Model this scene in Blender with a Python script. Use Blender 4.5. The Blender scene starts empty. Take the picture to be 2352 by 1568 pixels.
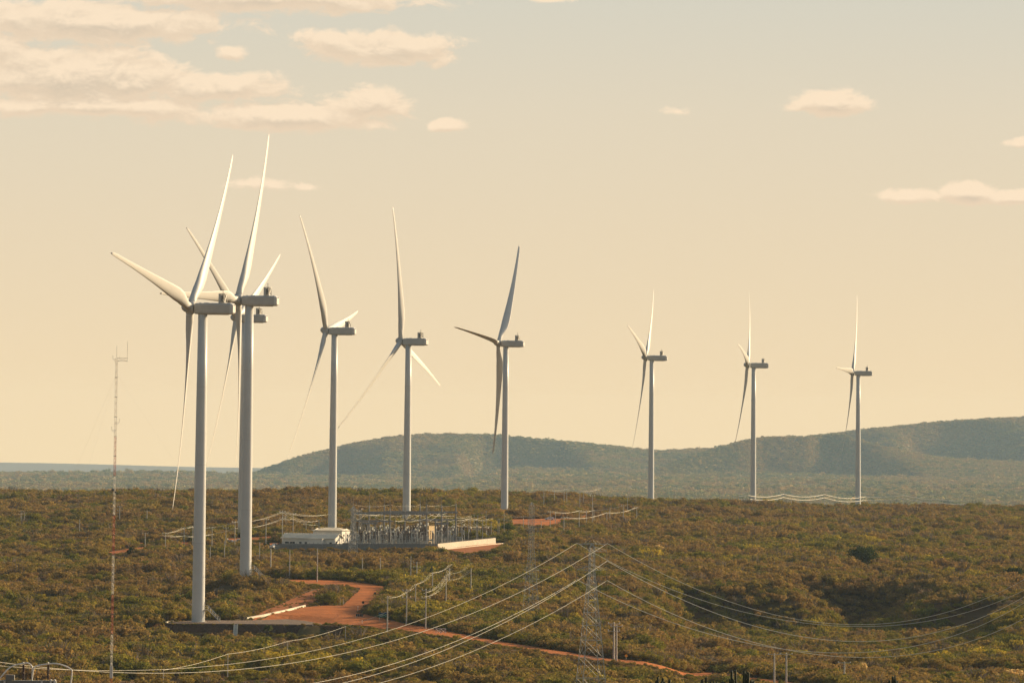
import bpy, math, random
import numpy as np
from mathutils import Vector, Matrix, geometry
rng = random.Random(7)
nr = np.random.RandomState(7)
R = math.radians
PI = math.pi
scn = bpy.context.scene
COL = scn.collection

# ------------------------------------------------------------------ camera, sky, sun, exposure
W, H, F = 2352.0, 1568.0, 13066.7          # measuring frame (picture units) and focal length in it: a 200 mm lens
HZ = 950.0                                  # picture height of the eye level
PITCH, ROLL = 0.11, 0.0094
cp, sp_ = math.cos(PITCH), math.sin(PITCH)
cr, sr = math.cos(ROLL), math.sin(ROLL)
FW = np.array([0, cp, sp_])
U0 = np.array([0, -sp_, cp]); R0 = np.array([1.0, 0, 0])
RT = cr * R0 + sr * U0
UP = -sr * R0 + cr * U0
PPY = HZ - F * math.tan(PITCH)
PPX = W / 2 + F * math.tan(PITCH) * sr
cam_data = bpy.data.cameras.new('camera')
cam = bpy.data.objects.new('camera', cam_data)
COL.objects.link(cam)
scn.camera = cam
cam_data.sensor_width = 36.0
cam_data.lens = 36.0 * F / W
cam_data.shift_x = -(PPX - W / 2) / W
cam_data.shift_y = (PPY - H / 2) / W
cam_data.clip_start = 1.0
cam_data.clip_end = 80000.0
cam.matrix_world = Matrix(((RT[0], UP[0], -FW[0], 0), (RT[1], UP[1], -FW[1], 0), (RT[2], UP[2], -FW[2], 0), (0, 0, 0, 1)))

SUN_AZ, SUN_EL = R(57), R(18)               # to the right and behind the turbines
sun_dir = Vector((math.sin(SUN_AZ) * math.cos(SUN_EL), math.cos(SUN_AZ) * math.cos(SUN_EL), math.sin(SUN_EL)))
sd = bpy.data.lights.new('sun', 'SUN')
sd.energy = 5.0
sd.angle = R(0.55)
sd.color = (1.0, 0.76, 0.47)
sun = bpy.data.objects.new('sun', sd)
sun.rotation_euler = sun_dir.to_track_quat('Z', 'Y').to_euler()
COL.objects.link(sun)

scn.view_settings.view_transform = 'Standard'
scn.view_settings.look = 'None'
scn.view_settings.gamma = 1.0
scn.view_settings.exposure = 0.45
scn.cycles.max_bounces = 6
scn.cycles.diffuse_bounces = 3
scn.cycles.transparent_max_bounces = 8
scn.cycles.volume_bounces = 1
scn.cycles.use_denoising = True


class NT:
    """small helper round a node tree"""
    def __init__(s, tree):
        s.t = tree
    def n(s, kind, **kw):
        nd = s.t.nodes.new(kind)
        for k, v in kw.items():
            setattr(nd, k, v)
        return nd
    def link(s, a, b):
        s.t.links.new(a, b)
    def put(s, v, inp):
        if isinstance(v, bpy.types.NodeSocket):
            s.t.links.new(v, inp)
        else:
            inp.default_value = v
    def m(s, op, a, b=None, c=None, clamp=False):
        nd = s.n('ShaderNodeMath', operation=op, use_clamp=clamp)
        for i, v in enumerate((a, b, c)):
            if v is not None:
                s.put(v, nd.inputs[i])
        return nd.outputs[0]
    def mix(s, f, a, b, blend='MIX'):
        nd = s.n('ShaderNodeMix', data_type='RGBA', blend_type=blend)
        s.put(f, nd.inputs[0]); s.put(a, nd.inputs[6]); s.put(b, nd.inputs[7])
        return nd.outputs[2]
    def sstep(s, v, lo, hi, a=0.0, b=1.0):
        nd = s.n('ShaderNodeMapRange', interpolation_type='SMOOTHSTEP')
        s.put(v, nd.inputs[0])
        nd.inputs[1].default_value = lo; nd.inputs[2].default_value = hi
        nd.inputs[3].default_value = a; nd.inputs[4].default_value = b
        return nd.outputs[0]
    def ramp(s, v, stops, interp='LINEAR'):
        nd = s.n('ShaderNodeValToRGB')
        nd.color_ramp.interpolation = interp
        el = nd.color_ramp.elements
        while len(el) < len(stops):
            el.new(0.5)
        for e, (p, c) in zip(el, stops):
            e.position = p; e.color = (*c, 1)
        s.put(v, nd.inputs[0])
        return nd.outputs[0]
    def noise(s, vec, scale, detail=4, rough=0.55, dist=0.0):
        nd = s.n('ShaderNodeTexNoise')
        if vec is not None:
            s.link(vec, nd.inputs['Vector'])
        nd.inputs['Scale'].default_value = scale
        nd.inputs['Detail'].default_value = detail
        nd.inputs['Roughness'].default_value = rough
        nd.inputs['Distortion'].default_value = dist
        return nd.outputs[0]


def lin(r, g, b):
    f = lambda c: (c / 255 / 12.92) if c / 255 <= 0.04045 else ((c / 255 + 0.055) / 1.055) ** 2.4
    return (f(r), f(g), f(b))


HAZE_TOP, HAZE_LEN, HAZE_D = 100.0, 31000.0, 0.000026
HAZE_RGB = (0.30, 0.345, 0.31)
EXP = 2 ** scn.view_settings.exposure
world = bpy.data.worlds.new('World')
scn.world = world
world.use_nodes = True
wt = world.node_tree
wt.nodes.clear()
w = NT(wt)
tc = w.n('ShaderNodeTexCoord')
sep = w.n('ShaderNodeSeparateXYZ')
w.link(tc.outputs['Generated'], sep.inputs[0])
dx, dy, dz = sep.outputs
sky = w.n('ShaderNodeTexSky', sky_type='NISHITA')
sky.sun_disc = False
sky.sun_elevation = SUN_EL
sky.sun_rotation = SUN_AZ
sky.dust_density = 3.0
sky.air_density = 1.2
nish = w.mix(1.0, sky.outputs[0], (0.11, 0.11, 0.105, 1), 'MULTIPLY')
# dusty low sky of the evening by elevation (tangent of the angle above eye level)
el = w.m('DIVIDE', dz, w.m('SQRT', w.m('ADD', w.m('MULTIPLY', dx, dx), w.m('MULTIPLY', dy, dy))))
el01 = w.m('MULTIPLY_ADD', el, 10.0, 0.1)    # -0.01 -> 0, 0.09 -> 1
low = w.ramp(el01, [(0.0, lin(241, 218, 177)), (0.2, lin(238, 216, 179)), (0.42, lin(232, 214, 183)), (0.62, lin(226, 213, 188)), (0.82, lin(215, 210, 193)), (1.0, lin(205, 206, 195))])
# clouds in the low sky, placed by bearing and elevation
ydir = w.m('MAXIMUM', dy, 0.05)
az = w.m('DIVIDE', dx, ydir)
ce = w.m('DIVIDE', dz, ydir)
U = w.m('MULTIPLY', az, 13.0667)             # thousands of picture units to the right of straight ahead
V = w.m('MULTIPLY', ce, 13.0667)             # and above eye level
comb = w.n('ShaderNodeCombineXYZ')
w.link(U, comb.inputs[0]); w.link(V, comb.inputs[1])
uv = comb.outputs[0]
CLOUDS = [(200, 64, 310, 44, .95), (410, 70, 130, 32, .6), (600, 4, 360, 34, 1.0), (130, 190, 250, 62, 1.05), (310, 200, 140, 42, .8), (480, 216, 170, 36, .9),
          (220, 258, 480, 24, .75), (640, 278, 290, 32, .9), (840, 248, 105, 34, .85), (880, 118, 175, 38, .9), (780, 98, 90, 16, .5), (1015, 294, 42, 15, .75),
          (592, 432, 70, 17, .62), (700, 439, 30, 8, .5), (1915, 238, 92, 26, 1.0), (1930, 222, 45, 24, .8), (1545, 257, 32, 10, .5), (2066, 447, 75, 17, .85),
          (2225, 436, 62, 23, .95), (2330, 444, 90, 14, .8), (2340, 321, 42, 12, .7), (528, 132, 36, 14, .5), (1255, 2, 60, 9, .5), (-120, 120, 160, 60, .9)]


def cloud_field(vec_uv, dv):
    """distance field of all the banks, sampled dv thousand units higher"""
    best = None
    for (cx, cy, rx, ry, amp) in CLOUDS:
        sub = w.n('ShaderNodeVectorMath', operation='SUBTRACT')
        w.link(vec_uv, sub.inputs[0])
        sub.inputs[1].default_value = ((cx - 1176) / 1000, (950 - cy) / 1000 - dv, 0)
        mul = w.n('ShaderNodeVectorMath', operation='MULTIPLY')
        w.link(sub.outputs[0], mul.inputs[0])
        mul.inputs[1].default_value = (1000 / rx / 1.22, 1000 / ry / 1.28, 0)
        ln = w.n('ShaderNodeVectorMath', operation='LENGTH')
        w.link(mul.outputs[0], ln.inputs[0])
        v = w.m('MULTIPLY', w.m('SUBTRACT', 1.0, ln.outputs['Value']), amp)
        if best is None:
            best = v
        else:
            nd = w.n('ShaderNodeMath', operation='SMOOTH_MAX')
            w.link(best, nd.inputs[0]); w.link(v, nd.inputs[1]); nd.inputs[2].default_value = 0.12
            best = nd.outputs[0]
    return best


def cloud_noise(dv):
    mp = w.n('ShaderNodeMapping')
    w.link(uv, mp.inputs[0])
    mp.inputs['Location'].default_value = (0.37, dv * 1.9 + 2.1, 4.2)
    mp.inputs['Scale'].default_value = (1.0, 1.9, 1.0)
    a = w.noise(mp.outputs[0], 10.0, 10, 0.66, 0.35)
    b = w.noise(mp.outputs[0], 2.6, 3, 0.5)
    return w.m('MULTIPLY_ADD', a, 1.75, w.m('MULTIPLY', b, 0.8))


def dens(dv):
    return w.m('ADD', cloud_field(uv, dv), w.m('SUBTRACT', cloud_noise(dv), 1.27))


D0, D1 = dens(0.0), dens(0.02)
alpha = w.m('MULTIPLY', w.sstep(D0, -0.02, 0.36), w.sstep(dy, 0.1, 0.3))
lit = w.sstep(w.m('SUBTRACT', D0, D1), -0.3, 0.42)
thick = w.sstep(D0, 0.2, 0.95)
shade_c = w.mix(thick, (*lin(236, 212, 183), 1), (*lin(216, 198, 174), 1))
ccol = w.mix(lit, shade_c, (*lin(254, 230, 199), 1))
low = w.mix(w.m('MULTIPLY', alpha, 0.88), low, ccol)
low = w.mix(1.0, low, (1 / EXP, 1 / EXP, 1 / EXP, 1), 'MULTIPLY')
# the air in the scene's own haze box dims what lies behind it: the sky outside is brighter by that much
path = w.m('MINIMUM', w.m('DIVIDE', HAZE_TOP, w.m('MAXIMUM', el, 0.0001)), HAZE_LEN)
T = w.m('POWER', 2.718282, w.m('MULTIPLY', path, -HAZE_D))
Tc = w.n('ShaderNodeCombineColor')
for i_ in range(3): w.link(T, Tc.inputs[i_])
add = w.mix(w.m('SUBTRACT', 1.0, T), (0, 0, 0, 1), (*HAZE_RGB, 1))
low = w.mix(1.0, w.mix(1.0, low, add, 'SUBTRACT'), Tc.outputs[0], 'DIVIDE')
hi = w.sstep(el, 0.09, 0.4)
skycol = w.mix(hi, low, nish)
sun_side = w.m('ADD', w.m('MULTIPLY', dx, math.sin(SUN_AZ)), w.m('MULTIPLY', dy, math.cos(SUN_AZ)))
dim = w.sstep(sun_side, -0.5, 0.45, 0.62, 1.0)     # the sky away from the sun is dimmer
dimc = w.n('ShaderNodeCombineColor')
for i_ in range(3): w.link(dim, dimc.inputs[i_])
skycol = w.mix(1.0, skycol, dimc.outputs[0], 'MULTIPLY')
bg = w.n('ShaderNodeBackground')
w.link(skycol, bg.inputs[0])
bg.inputs[1].default_value = 1.0
wo = w.n('ShaderNodeOutputWorld')
w.link(bg.outputs[0], wo.inputs[0])


# ------------------------------------------------------------------ placing helpers
def P(px, py, s):
    """world point seen at picture position px, py where one metre measures s picture units"""
    z = F / s
    a = (px - PPX) / F * z
    b = (PPY - py) / F * z
    return RT * a + UP * b + FW * z


def proj(p):
    p = np.asarray(p, float)
    z = p @ FW
    return PPX + F * (p @ RT) / z, PPY - F * (p @ UP) / z, F / z


def C1(x, y): return (x / 2.649, 976.2 + y / 2.649)          # readings taken in enlarged crops of the picture
def C2(x, y): return (574.2 + x / 3.286, 1091 + y / 3.286)
def C3(x, y): return (1148.4 + x / 3.286, 1091 + y / 3.286)
def C4(x, y): return (1722.7 + x / 3.286, 1091 + y / 3.286)
def C5(x, y): return (803.9 + x / 5.851, 1091 + y / 5.851)
def C6(x, y): return (1263.3 + x / 4.545, 1223.1 + y / 4.545)
def C7(x, y): return (775.2 + x / 7.447, 1337.9 + y / 7.447)
def C8(x, y): return (574.2 + x / 6.827, 1136.9 + y / 6.827)
def C9(x, y): return (315.8 + x / 6.827, 1194.4 + y / 6.827)


# columns of the ground: picture x -> [(picture y of the scrub tops, metres below the eye)], near to far
COLS = [
    (-1500, [(1568, 55), (1426, 54), (1331, 51), (1261, 50), (1200, 47), (1134, 43)]),
    (0, [(1568, 55), (1426, 54), (1331, 51), (1261, 50), (1200, 47), (1134, 43)]),
    (455, [(1568, 58), (1452, 57), (1434, 55.0), (1400, 53.6), (1331, 50.3), (1261, 51), (1200, 45), (1131, 42)]),
    (760, [(1568, 58), (1456, 57), (1436, 55.2), (1400, 54), (1331, 50.5), (1261, 51), (1210, 46.5), (1131, 41)]),
    (1000, [(1568, 57), (1447, 55), (1331, 51), (1262, 51), (1210, 46.5), (1133, 41)]),
    (1200, [(1568, 57), (1450, 56), (1331, 52), (1262, 51), (1188, 47.5), (1140, 43.5)]),
    (1480, [(1568, 58), (1450, 58), (1350, 55), (1250, 52), (1152, 49)]),
    (1600, [(1568, 61), (1432, 68.5), (1358, 56), (1260, 53), (1157, 50)]),
    (1760, [(1568, 61), (1450, 71), (1360, 56), (1270, 54.5), (1160, 53)]),
    (1970, [(1568, 61), (1438, 72), (1345, 56.5), (1270, 55), (1164, 57)]),
    (2200, [(1568, 62), (1448, 69.5), (1350, 57), (1270, 56.5), (1168, 58)]),
    (2352, [(1568, 62), (1450, 63.5), (1355, 57.5), (1270, 57), (1171, 59)]),
    (3800, [(1568, 62), (1440, 62), (1355, 58), (1270, 57), (1171, 59)]),
]
CANOPY = 2.0
_cu, _cY, _cZ = [], [], []
for px, pts in COLS:
    ys, zs = [], []
    for py, h in pts:
        q = P(px, py, (py - HZ) / h)
        ys.append(q[1]); zs.append(q[2])
    if 1590 < px < 2250:                      # the hollow: its floor stays low, its far bank is steep
        k = 1
        ys.insert(k + 1, ys[k] + 11.0); zs.insert(k + 1, zs[k + 1] - 0.5)
    e = ys[-1]
    ys = [0, 40, 300, 620, 900] + ys + [e + 120, e + 420, 8600, 9800, 12500, 17800, 18600, 22000, 28000, 42000]
    fl = [-174, -171, -180, -195.5, -212, -280] if px <= 1000 else [-172, -163, -166, -172.5, -190, -270]
    zs = [-1.75, -3.9, -17.4, -37, -53] + zs + [zs[-1] - 3, zs[-1] - 26] + fl + [-380, -560]
    _cu.append((px - W / 2) / F); _cY.append(ys); _cZ.append(zs)
YG = np.concatenate([np.linspace(0, 1150, 60), np.linspace(1160, 4400, 700), np.linspace(4410, 19000, 400), np.linspace(19100, 42000, 60)])
ZG = np.array([np.interp(YG, y, z) for y, z in zip(_cY, _cZ)])
_k = np.exp(-0.5 * (np.arange(-4, 5) / 1.2) ** 2); _k /= _k.sum()
ZS = np.array([np.convolve(np.pad(r, 4, mode='edge'), _k, mode='valid') for r in ZG])
_cu = np.array(_cu)


def wave(X, Y):
    """gentle swells of the land"""
    a = np.sin(X / 61 + 1.3 * np.sin(Y / 210)) * np.cos(Y / 83 + 0.7 * np.sin(X / 47))
    b = np.sin(X / 23 + Y / 57 + 2) * np.cos(Y / 31 - X / 40)
    c = np.sin(X / 9.1 + Y / 14) * np.cos(Y / 11.3 - X / 17)
    amp = np.clip((Y - 1100) / 200, 0, 1)
    return amp * (0.85 * a + 0.5 * b + 0.25 * c)


def base0(X, Y):
    X = np.asarray(X, float); Y = np.asarray(Y, float)
    u = np.clip(X / np.maximum(Y, 1.0), _cu[0], _cu[-1] - 1e-9)
    j = np.clip(np.searchsorted(_cu, u, side='right') - 1, 0, len(_cu) - 2)
    t = (u - _cu[j]) / (_cu[j + 1] - _cu[j])
    t = t * t * (3 - 2 * t)
    gi = np.clip(np.searchsorted(YG, Y) - 1, 0, len(YG) - 2)
    ty = np.clip((Y - YG[gi]) / (YG[gi + 1] - YG[gi]), 0, 1)
    za = ZS[j, gi] * (1 - ty) + ZS[j, gi + 1] * ty
    zb = ZS[j + 1, gi] * (1 - ty) + ZS[j + 1, gi + 1] * ty
    return za * (1 - t) + zb * t


def _hit(fn, px, py, lift=0.0, lo=1100.0, hi=18500.0):
    d = P(px, py, F)
    d = d / d[1]
    Y = np.linspace(lo, hi, 7000)
    z = fn(d[0] * Y, Y) + lift
    under = d[2] * Y <= z
    if not under.any():
        k = len(Y) - 1
        return np.array([d[0] * Y[k], Y[k], z[k]])
    k = int(np.argmax(under))
    if k > 0:
        a = (d[2] * Y[k - 1] - z[k - 1]); b = (d[2] * Y[k] - z[k])
        f = a / (a - b) if a != b else 0
        y = Y[k - 1] + (Y[k] - Y[k - 1]) * f
    else:
        y = Y[k]
    return np.array([d[0] * y, y, d[2] * y])


# cleared ground, drawn round in the picture: (kind, outline)
road_main = [(560, 1424), (574, 1423), (699, 1395), (744.6, 1391), (787, 1391), (799, 1380), (814.6, 1365), (830, 1350), (726, 1344.5), (665.5, 1338), (592, 1331),
             (592, 1326), (665, 1331), (769, 1333), (848, 1341), (878, 1347), (884, 1354), (881.6, 1366), (866, 1380), (836, 1391), (820.7, 1407.5), (848, 1414), (909, 1428), (1000, 1446),
             (1148, 1473), (1270, 1493), (1392, 1511.5), (1513.6, 1528), (1635, 1544), (1779, 1562), (1900, 1577), (1900, 1584), (1779, 1569), (1653, 1553), (1513, 1536), (1392, 1520), (1270, 1502.5),
             (1201, 1490), (1091.5, 1472), (1000, 1459.5), (909, 1446), (848, 1438), (744.6, 1431), (660, 1431)]
pad_poly = [(381, 1431), (392, 1426), (450, 1419.5), (574, 1419), (660, 1415), (700, 1420), (740, 1430), (720, 1433), (574, 1432.5)]
bank = [(572, 1421), (604, 1404), (650, 1386), (696, 1364), (733, 1352), (735, 1368), (720, 1384), (699, 1393)]
apron = [(1003, 1263), (1026, 1263), (1068, 1271), (1120, 1266), (1180, 1252), (1169, 1246.5), (1138, 1247.5)]
yard = [(628, 1262), (1005, 1262), (1138, 1248), (1120, 1244.5), (760, 1244.5), (640, 1249)]
t6road = [(1163, 1192), (1230, 1192), (1264, 1191), (1325, 1191), (1352, 1181), (1372, 1180), (1374, 1186), (1338, 1198), (1290, 1205), (1235, 1210), (1180, 1205)]
tracks = [[(249, 1268), (297, 1260), (330, 1256), (334, 1262), (300, 1268), (254, 1273)],
          [(306, 1245), (372, 1247), (441, 1244), (441, 1252), (425, 1256), (330, 1250)],
          [(520, 1237), (570, 1235), (632, 1231), (632, 1236), (575, 1241), (528, 1243)],
          [(575, 1245), (600, 1248), (640, 1247), (640, 1252), (590, 1252)]]


def to_world(poly):
    return np.array([_hit(base0, x, y)[:2] for x, y in poly])


def inside(poly, X, Y):
    r = np.zeros(X.shape, bool)
    n = len(poly)
    j = n - 1
    for i in range(n):
        xi, yi = poly[i]; xj, yj = poly[j]
        c = ((yi > Y) != (yj > Y))
        with np.errstate(divide='ignore', invalid='ignore'):
            xx = (xj - xi) * (Y - yi) / (yj - yi if yj != yi else 1e-9) + xi
        r ^= c & (X < xx)
        j = i
    return r


def pdist(poly, X, Y):
    """distance outside a polygon (0 inside)"""
    best = np.full(X.shape, 1e9)
    n = len(poly)
    for i in range(n):
        a = poly[i]; b = poly[(i + 1) % n]
        d = b - a
        L = d @ d + 1e-9
        t = np.clip(((X - a[0]) * d[0] + (Y - a[1]) * d[1]) / L, 0, 1)
        best = np.minimum(best, np.hypot(X - a[0] - t * d[0], Y - a[1] - t * d[1]))
    best[inside(poly, X, Y)] = 0
    return best


CLEAR = {'road': to_world(road_main), 'pad': to_world(pad_poly), 'bank': to_world(bank), 'apron': to_world(apron), 'yard': to_world(yard), 't6': to_world(t6road)}
for i, t_ in enumerate(tracks):
    CLEAR['track%d' % i] = to_world(t_)


def clear_dist(X, Y):
    X = np.asarray(X, float); Y = np.asarray(Y, float)
    best = np.full(X.shape, 1e9)
    for k, poly in CLEAR.items():
        lo = poly.min(0) - 40; hi_ = poly.max(0) + 40
        m = (X > lo[0]) & (X < hi_[0]) & (Y > lo[1]) & (Y < hi_[1])
        if m.any():
            best[m] = np.minimum(best[m], pdist(poly, X[m], Y[m]))
    return best


_ft = [(381, 1432), (430, 1432.5), (500, 1433), (574, 1433.3), (650, 1433.6), (735, 1434.5), (790, 1437)]
PADEDGE = np.array([_hit(base0, x, y)[:2] for x, y in _ft])
FLATS = []                                    # (centre, radius x, radius y, height)


def zg(X, Y):
    X = np.asarray(X, float); Y = np.asarray(Y, float)
    shp = X.shape
    X = X.ravel(); Y = Y.ravel()
    cd = clear_dist(X, Y)
    t = np.clip(1 - (cd - 3) / 22.0, 0, 1)
    t = t * t * (3 - 2 * t)
    near = np.clip((Y - 700) / 400, 0, 1)
    if PADEDGE is not None:
        ye = np.interp(X, PADEDGE[:, 0], PADEDGE[:, 1])
        infront = (X > PADEDGE[0, 0] - 6) & (X < PADEDGE[-1, 0]) & (Y < ye - .8)
        t = np.where(infront, 0, t)
        dip = np.clip(1 - (ye - Y) / 30, 0, 1) * infront * 0.9
        near = near + dip / CANOPY
    z = base0(X, Y) + (1 - t) * (wave(X, Y) - CANOPY * near)
    if 'PADPOLY' in globals() and PADEDGE is not None:
        lo_, hi_ = PADPOLY.min(0) - 10, PADPOLY.max(0) + 10
        m_ = (X > lo_[0]) & (X < hi_[0]) & (Y > lo_[1]) & (Y < hi_[1]) & ~infront
        if m_.any():
            k = np.zeros(X.shape)
            k[m_] = np.clip(1 - pdist(PADPOLY, X[m_], Y[m_]) / 7, 0, 1)
            z = z * (1 - k) + (PADZ - .35) * k
    for (c, rx, ry, h, fall) in FLATS:
        d = np.hypot((X - c[0]) / rx, (Y - c[1]) / ry)
        k = np.clip((1 + fall - d) / fall, 0, 1)
        k = k * k * (3 - 2 * k)
        z = z * (1 - k) + h * k
    return z.reshape(shp)


def hit(px, py, lift=0.0):
    q = _hit(zg, px, py, lift)
    if q[1] > 3720:                            # just over the skyline of the plateau: stand it on the brow
        d = P(px, py, F); d = d / d[1]
        Y = np.linspace(2500, 3640, 400)
        z = zg(d[0] * Y, Y)
        k = int(np.argmax(z / Y))
        q = np.array([d[0] * Y[k], Y[k], z[k]])
    return q


def gz(x, y):
    return float(zg(np.array([x]), np.array([y]))[0])


# ------------------------------------------------------------------ materials
def mat(name, col, rough=0.6, metal=0.0, var=0.0, vscale=3.0, col2=None, bump=0.0, coord='Object', emis=None, detail=5, spec=0.4):
    m = bpy.data.materials.new(name)
    m.use_nodes = True
    t = NT(m.node_tree)
    b = m.node_tree.nodes['Principled BSDF']
    b.inputs['Roughness'].default_value = rough
    b.inputs['Metallic'].default_value = metal
    b.inputs['Specular IOR Level'].default_value = spec
    if var or col2:
        c = t.n('ShaderNodeTexCoord')
        nz = t.noise(c.outputs[coord], vscale, detail, 0.6)
        c2 = col2 or tuple(x * (1 - var) for x in col)
        cc = t.mix(t.sstep(nz, 0.35, 0.65), (*col, 1), (*c2, 1))
        t.link(cc, b.inputs['Base Color'])
        if bump:
            bp = t.n('ShaderNodeBump')
            bp.inputs['Strength'].default_value = bump
            t.link(nz, bp.inputs['Height'])
            t.link(bp.outputs[0], b.inputs['Normal'])
    else:
        b.inputs['Base Color'].default_value = (*col, 1)
    return m


M = {}
M['white'] = mat('turbine_white_paint', (0.64, 0.635, 0.60), 0.4, var=0.05, vscale=0.25)
M['nacelle'] = mat('nacelle_grey_white', (0.52, 0.515, 0.485), 0.45, var=0.08, vscale=0.6)
M['blade'] = mat('blade_gelcoat', (0.66, 0.64, 0.59), 0.5, var=0.03, vscale=0.2)
M['dark'] = mat('dark_metal', (0.07, 0.07, 0.07), 0.5, 0.3)
M['tube'] = mat('bright_bare_tube', (0.95, 0.9, 0.78), 0.25, 0.0, spec=0.9)
M['radg'] = mat('radiator_grey_brown', (0.2, 0.18, 0.15), 0.6)
M['galv'] = mat('galvanised_steel', (0.48, 0.47, 0.44), 0.42, 0.55, var=0.2, vscale=2.0)
M['lattice'] = mat('lattice_steel', (0.5, 0.48, 0.43), 0.45, 0.35, var=0.15, vscale=1.0)
M['wire'] = mat('aluminium_wire', (0.92, 0.85, 0.68), 0.5, 0.0)
M['concrete'] = mat('pole_concrete', (0.52, 0.48, 0.41), 0.85, var=0.2, vscale=1.2)
M['gantry'] = mat('gantry_concrete', (0.3, 0.28, 0.25), 0.85, var=0.18, vscale=0.8)
M['porcelain'] = mat('brown_porcelain', (0.06, 0.035, 0.025), 0.3)
M['porc_grey'] = mat('grey_porcelain', (0.5, 0.49, 0.46), 0.35)
M['red'] = mat('mast_red_paint', (0.42, 0.07, 0.035), 0.5)
M['mwhite'] = mat('mast_white_paint', (0.72, 0.68, 0.6), 0.5)
M['wallp'] = mat('building_plaster', (0.85, 0.80, 0.70), 0.85, var=0.08, vscale=0.4)
M['roof'] = mat('roof_sheet', (0.72, 0.64, 0.48), 0.6, var=0.12, vscale=0.5)
M['opening'] = mat('window_dark', (0.03, 0.035, 0.04), 0.25)
M['kerb'] = mat('limewashed_kerb', (0.75, 0.68, 0.52), 0.8, var=0.15, vscale=0.8)
M['signg'] = mat('sign_green', (0.015, 0.16, 0.09), 0.5)
M['signb'] = mat('sign_blue', (0.01, 0.05, 0.16), 0.5)
M['signy'] = mat('sign_yellow', (0.75, 0.33, 0.01), 0.5)
M['whitep'] = mat('white_marking', (0.75, 0.73, 0.68), 0.6)
M['tyre'] = mat('rubber', (0.02, 0.02, 0.02), 0.8)
M['glass'] = mat('car_glass', (0.02, 0.025, 0.03), 0.1)
M['carw'] = mat('car_paint_white', (0.72, 0.72, 0.7), 0.25)
M['cars'] = mat('car_paint_silver', (0.42, 0.44, 0.46), 0.25, 0.4)
M['cactus'] = mat('cactus_skin', (0.045, 0.055, 0.025), 0.7, var=0.3, vscale=6.0)
M['bark'] = mat('grey_bark', (0.16, 0.12, 0.085), 0.9, var=0.3, vscale=4)
M['tank'] = mat('tank_grey', (0.24, 0.24, 0.215), 0.6, var=0.2, vscale=3)
M['rust'] = mat('tan_steel', (0.5, 0.34, 0.14), 0.6, var=0.15)


def soil_mat(name, a, b, c, scale=0.05, streak=False):
    m = bpy.data.materials.new(name)
    m.use_nodes = True
    t = NT(m.node_tree)
    bs = m.node_tree.nodes['Principled BSDF']
    bs.inputs['Roughness'].default_value = 0.95
    bs.inputs['Specular IOR Level'].default_value = 0.1
    co = t.n('ShaderNodeTexCoord').outputs['Object']
    n1 = t.noise(co, scale, 6, 0.6, 0.4)
    n2 = t.noise(co, scale * 9, 5, 0.65)
    c1 = t.mix(t.sstep(n1, 0.36, 0.64), (*a, 1), (*b, 1))
    c2 = t.mix(t.m('MULTIPLY', t.sstep(n2, 0.5, 0.7), 0.7), c1, (*c, 1))
    t.link(c2, bs.inputs['Base Color'])
    bp = t.n('ShaderNodeBump')
    bp.inputs['Strength'].default_value = 0.6
    bp.inputs['Distance'].default_value = 0.5
    t.link(n2, bp.inputs['Height'])
    t.link(bp.outputs[0], bs.inputs['Normal'])
    return m


M['soil'] = soil_mat('scrub_soil', (0.16, 0.09, 0.04), (0.11, 0.085, 0.03), (0.22, 0.10, 0.04), 0.02)
M['road'] = soil_mat('red_earth_road', (0.50, 0.155, 0.038), (0.36, 0.115, 0.03), (0.50, 0.21, 0.085), 0.11)
M['bank'] = soil_mat('red_earth_bank', (0.46, 0.15, 0.05), (0.33, 0.12, 0.045), (0.17, 0.12, 0.03), 0.12)
M['gravel'] = soil_mat('grey_brown_gravel', (0.24, 0.175, 0.13), (0.19, 0.14, 0.10), (0.30, 0.22, 0.16), 0.2)
M['darkbank'] = soil_mat('dark_stone_face', (0.15, 0.085, 0.055), (0.09, 0.06, 0.04), (0.18, 0.11, 0.07), 0.3)
M['far'] = soil_mat('far_scrubland', (0.22, 0.16, 0.07), (0.15, 0.13, 0.055), (0.28, 0.18, 0.08), 0.006)


def leaf_mat(name, stops, patch=0.012, transl=0.3, pw=0.5):
    """foliage: one tone per shrub from its own random number, shifted by patches of the land"""
    m = bpy.data.materials.new(name)
    m.use_nodes = True
    t = NT(m.node_tree)
    m.node_tree.nodes.clear()
    oi = t.n('ShaderNodeObjectInfo')
    pn = t.noise(oi.outputs['Location'], patch, 3, 0.55)
    v = t.m('ADD', t.m('MULTIPLY', oi.outputs['Random'], 1 - pw), t.m('MULTIPLY', t.sstep(pn, 0.3, 0.7), pw))
    base = t.ramp(v, stops)
    co = t.n('ShaderNodeTexCoord').outputs['Object']
    ln = t.noise(co, 1.7, 2, 0.6)
    base = t.mix(t.sstep(ln, 0.3, 0.7, 0.0, 0.55), base, t.mix(1.0, base, (1.55, 1.35, 0.8, 1), 'MULTIPLY'))
    df = t.n('ShaderNodeBsdfDiffuse'); tr = t.n('ShaderNodeBsdfTranslucent')
    t.link(base, df.inputs[0])
    t.link(base, tr.inputs[0])
    mx = t.n('ShaderNodeMixShader')
    mx.inputs[0].default_value = transl
    t.link(df.outputs[0], mx.inputs[1]); t.link(tr.outputs[0], mx.inputs[2])
    out = t.n('ShaderNodeOutputMaterial')
    t.link(mx.outputs[0], out.inputs[0])
    return m


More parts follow.
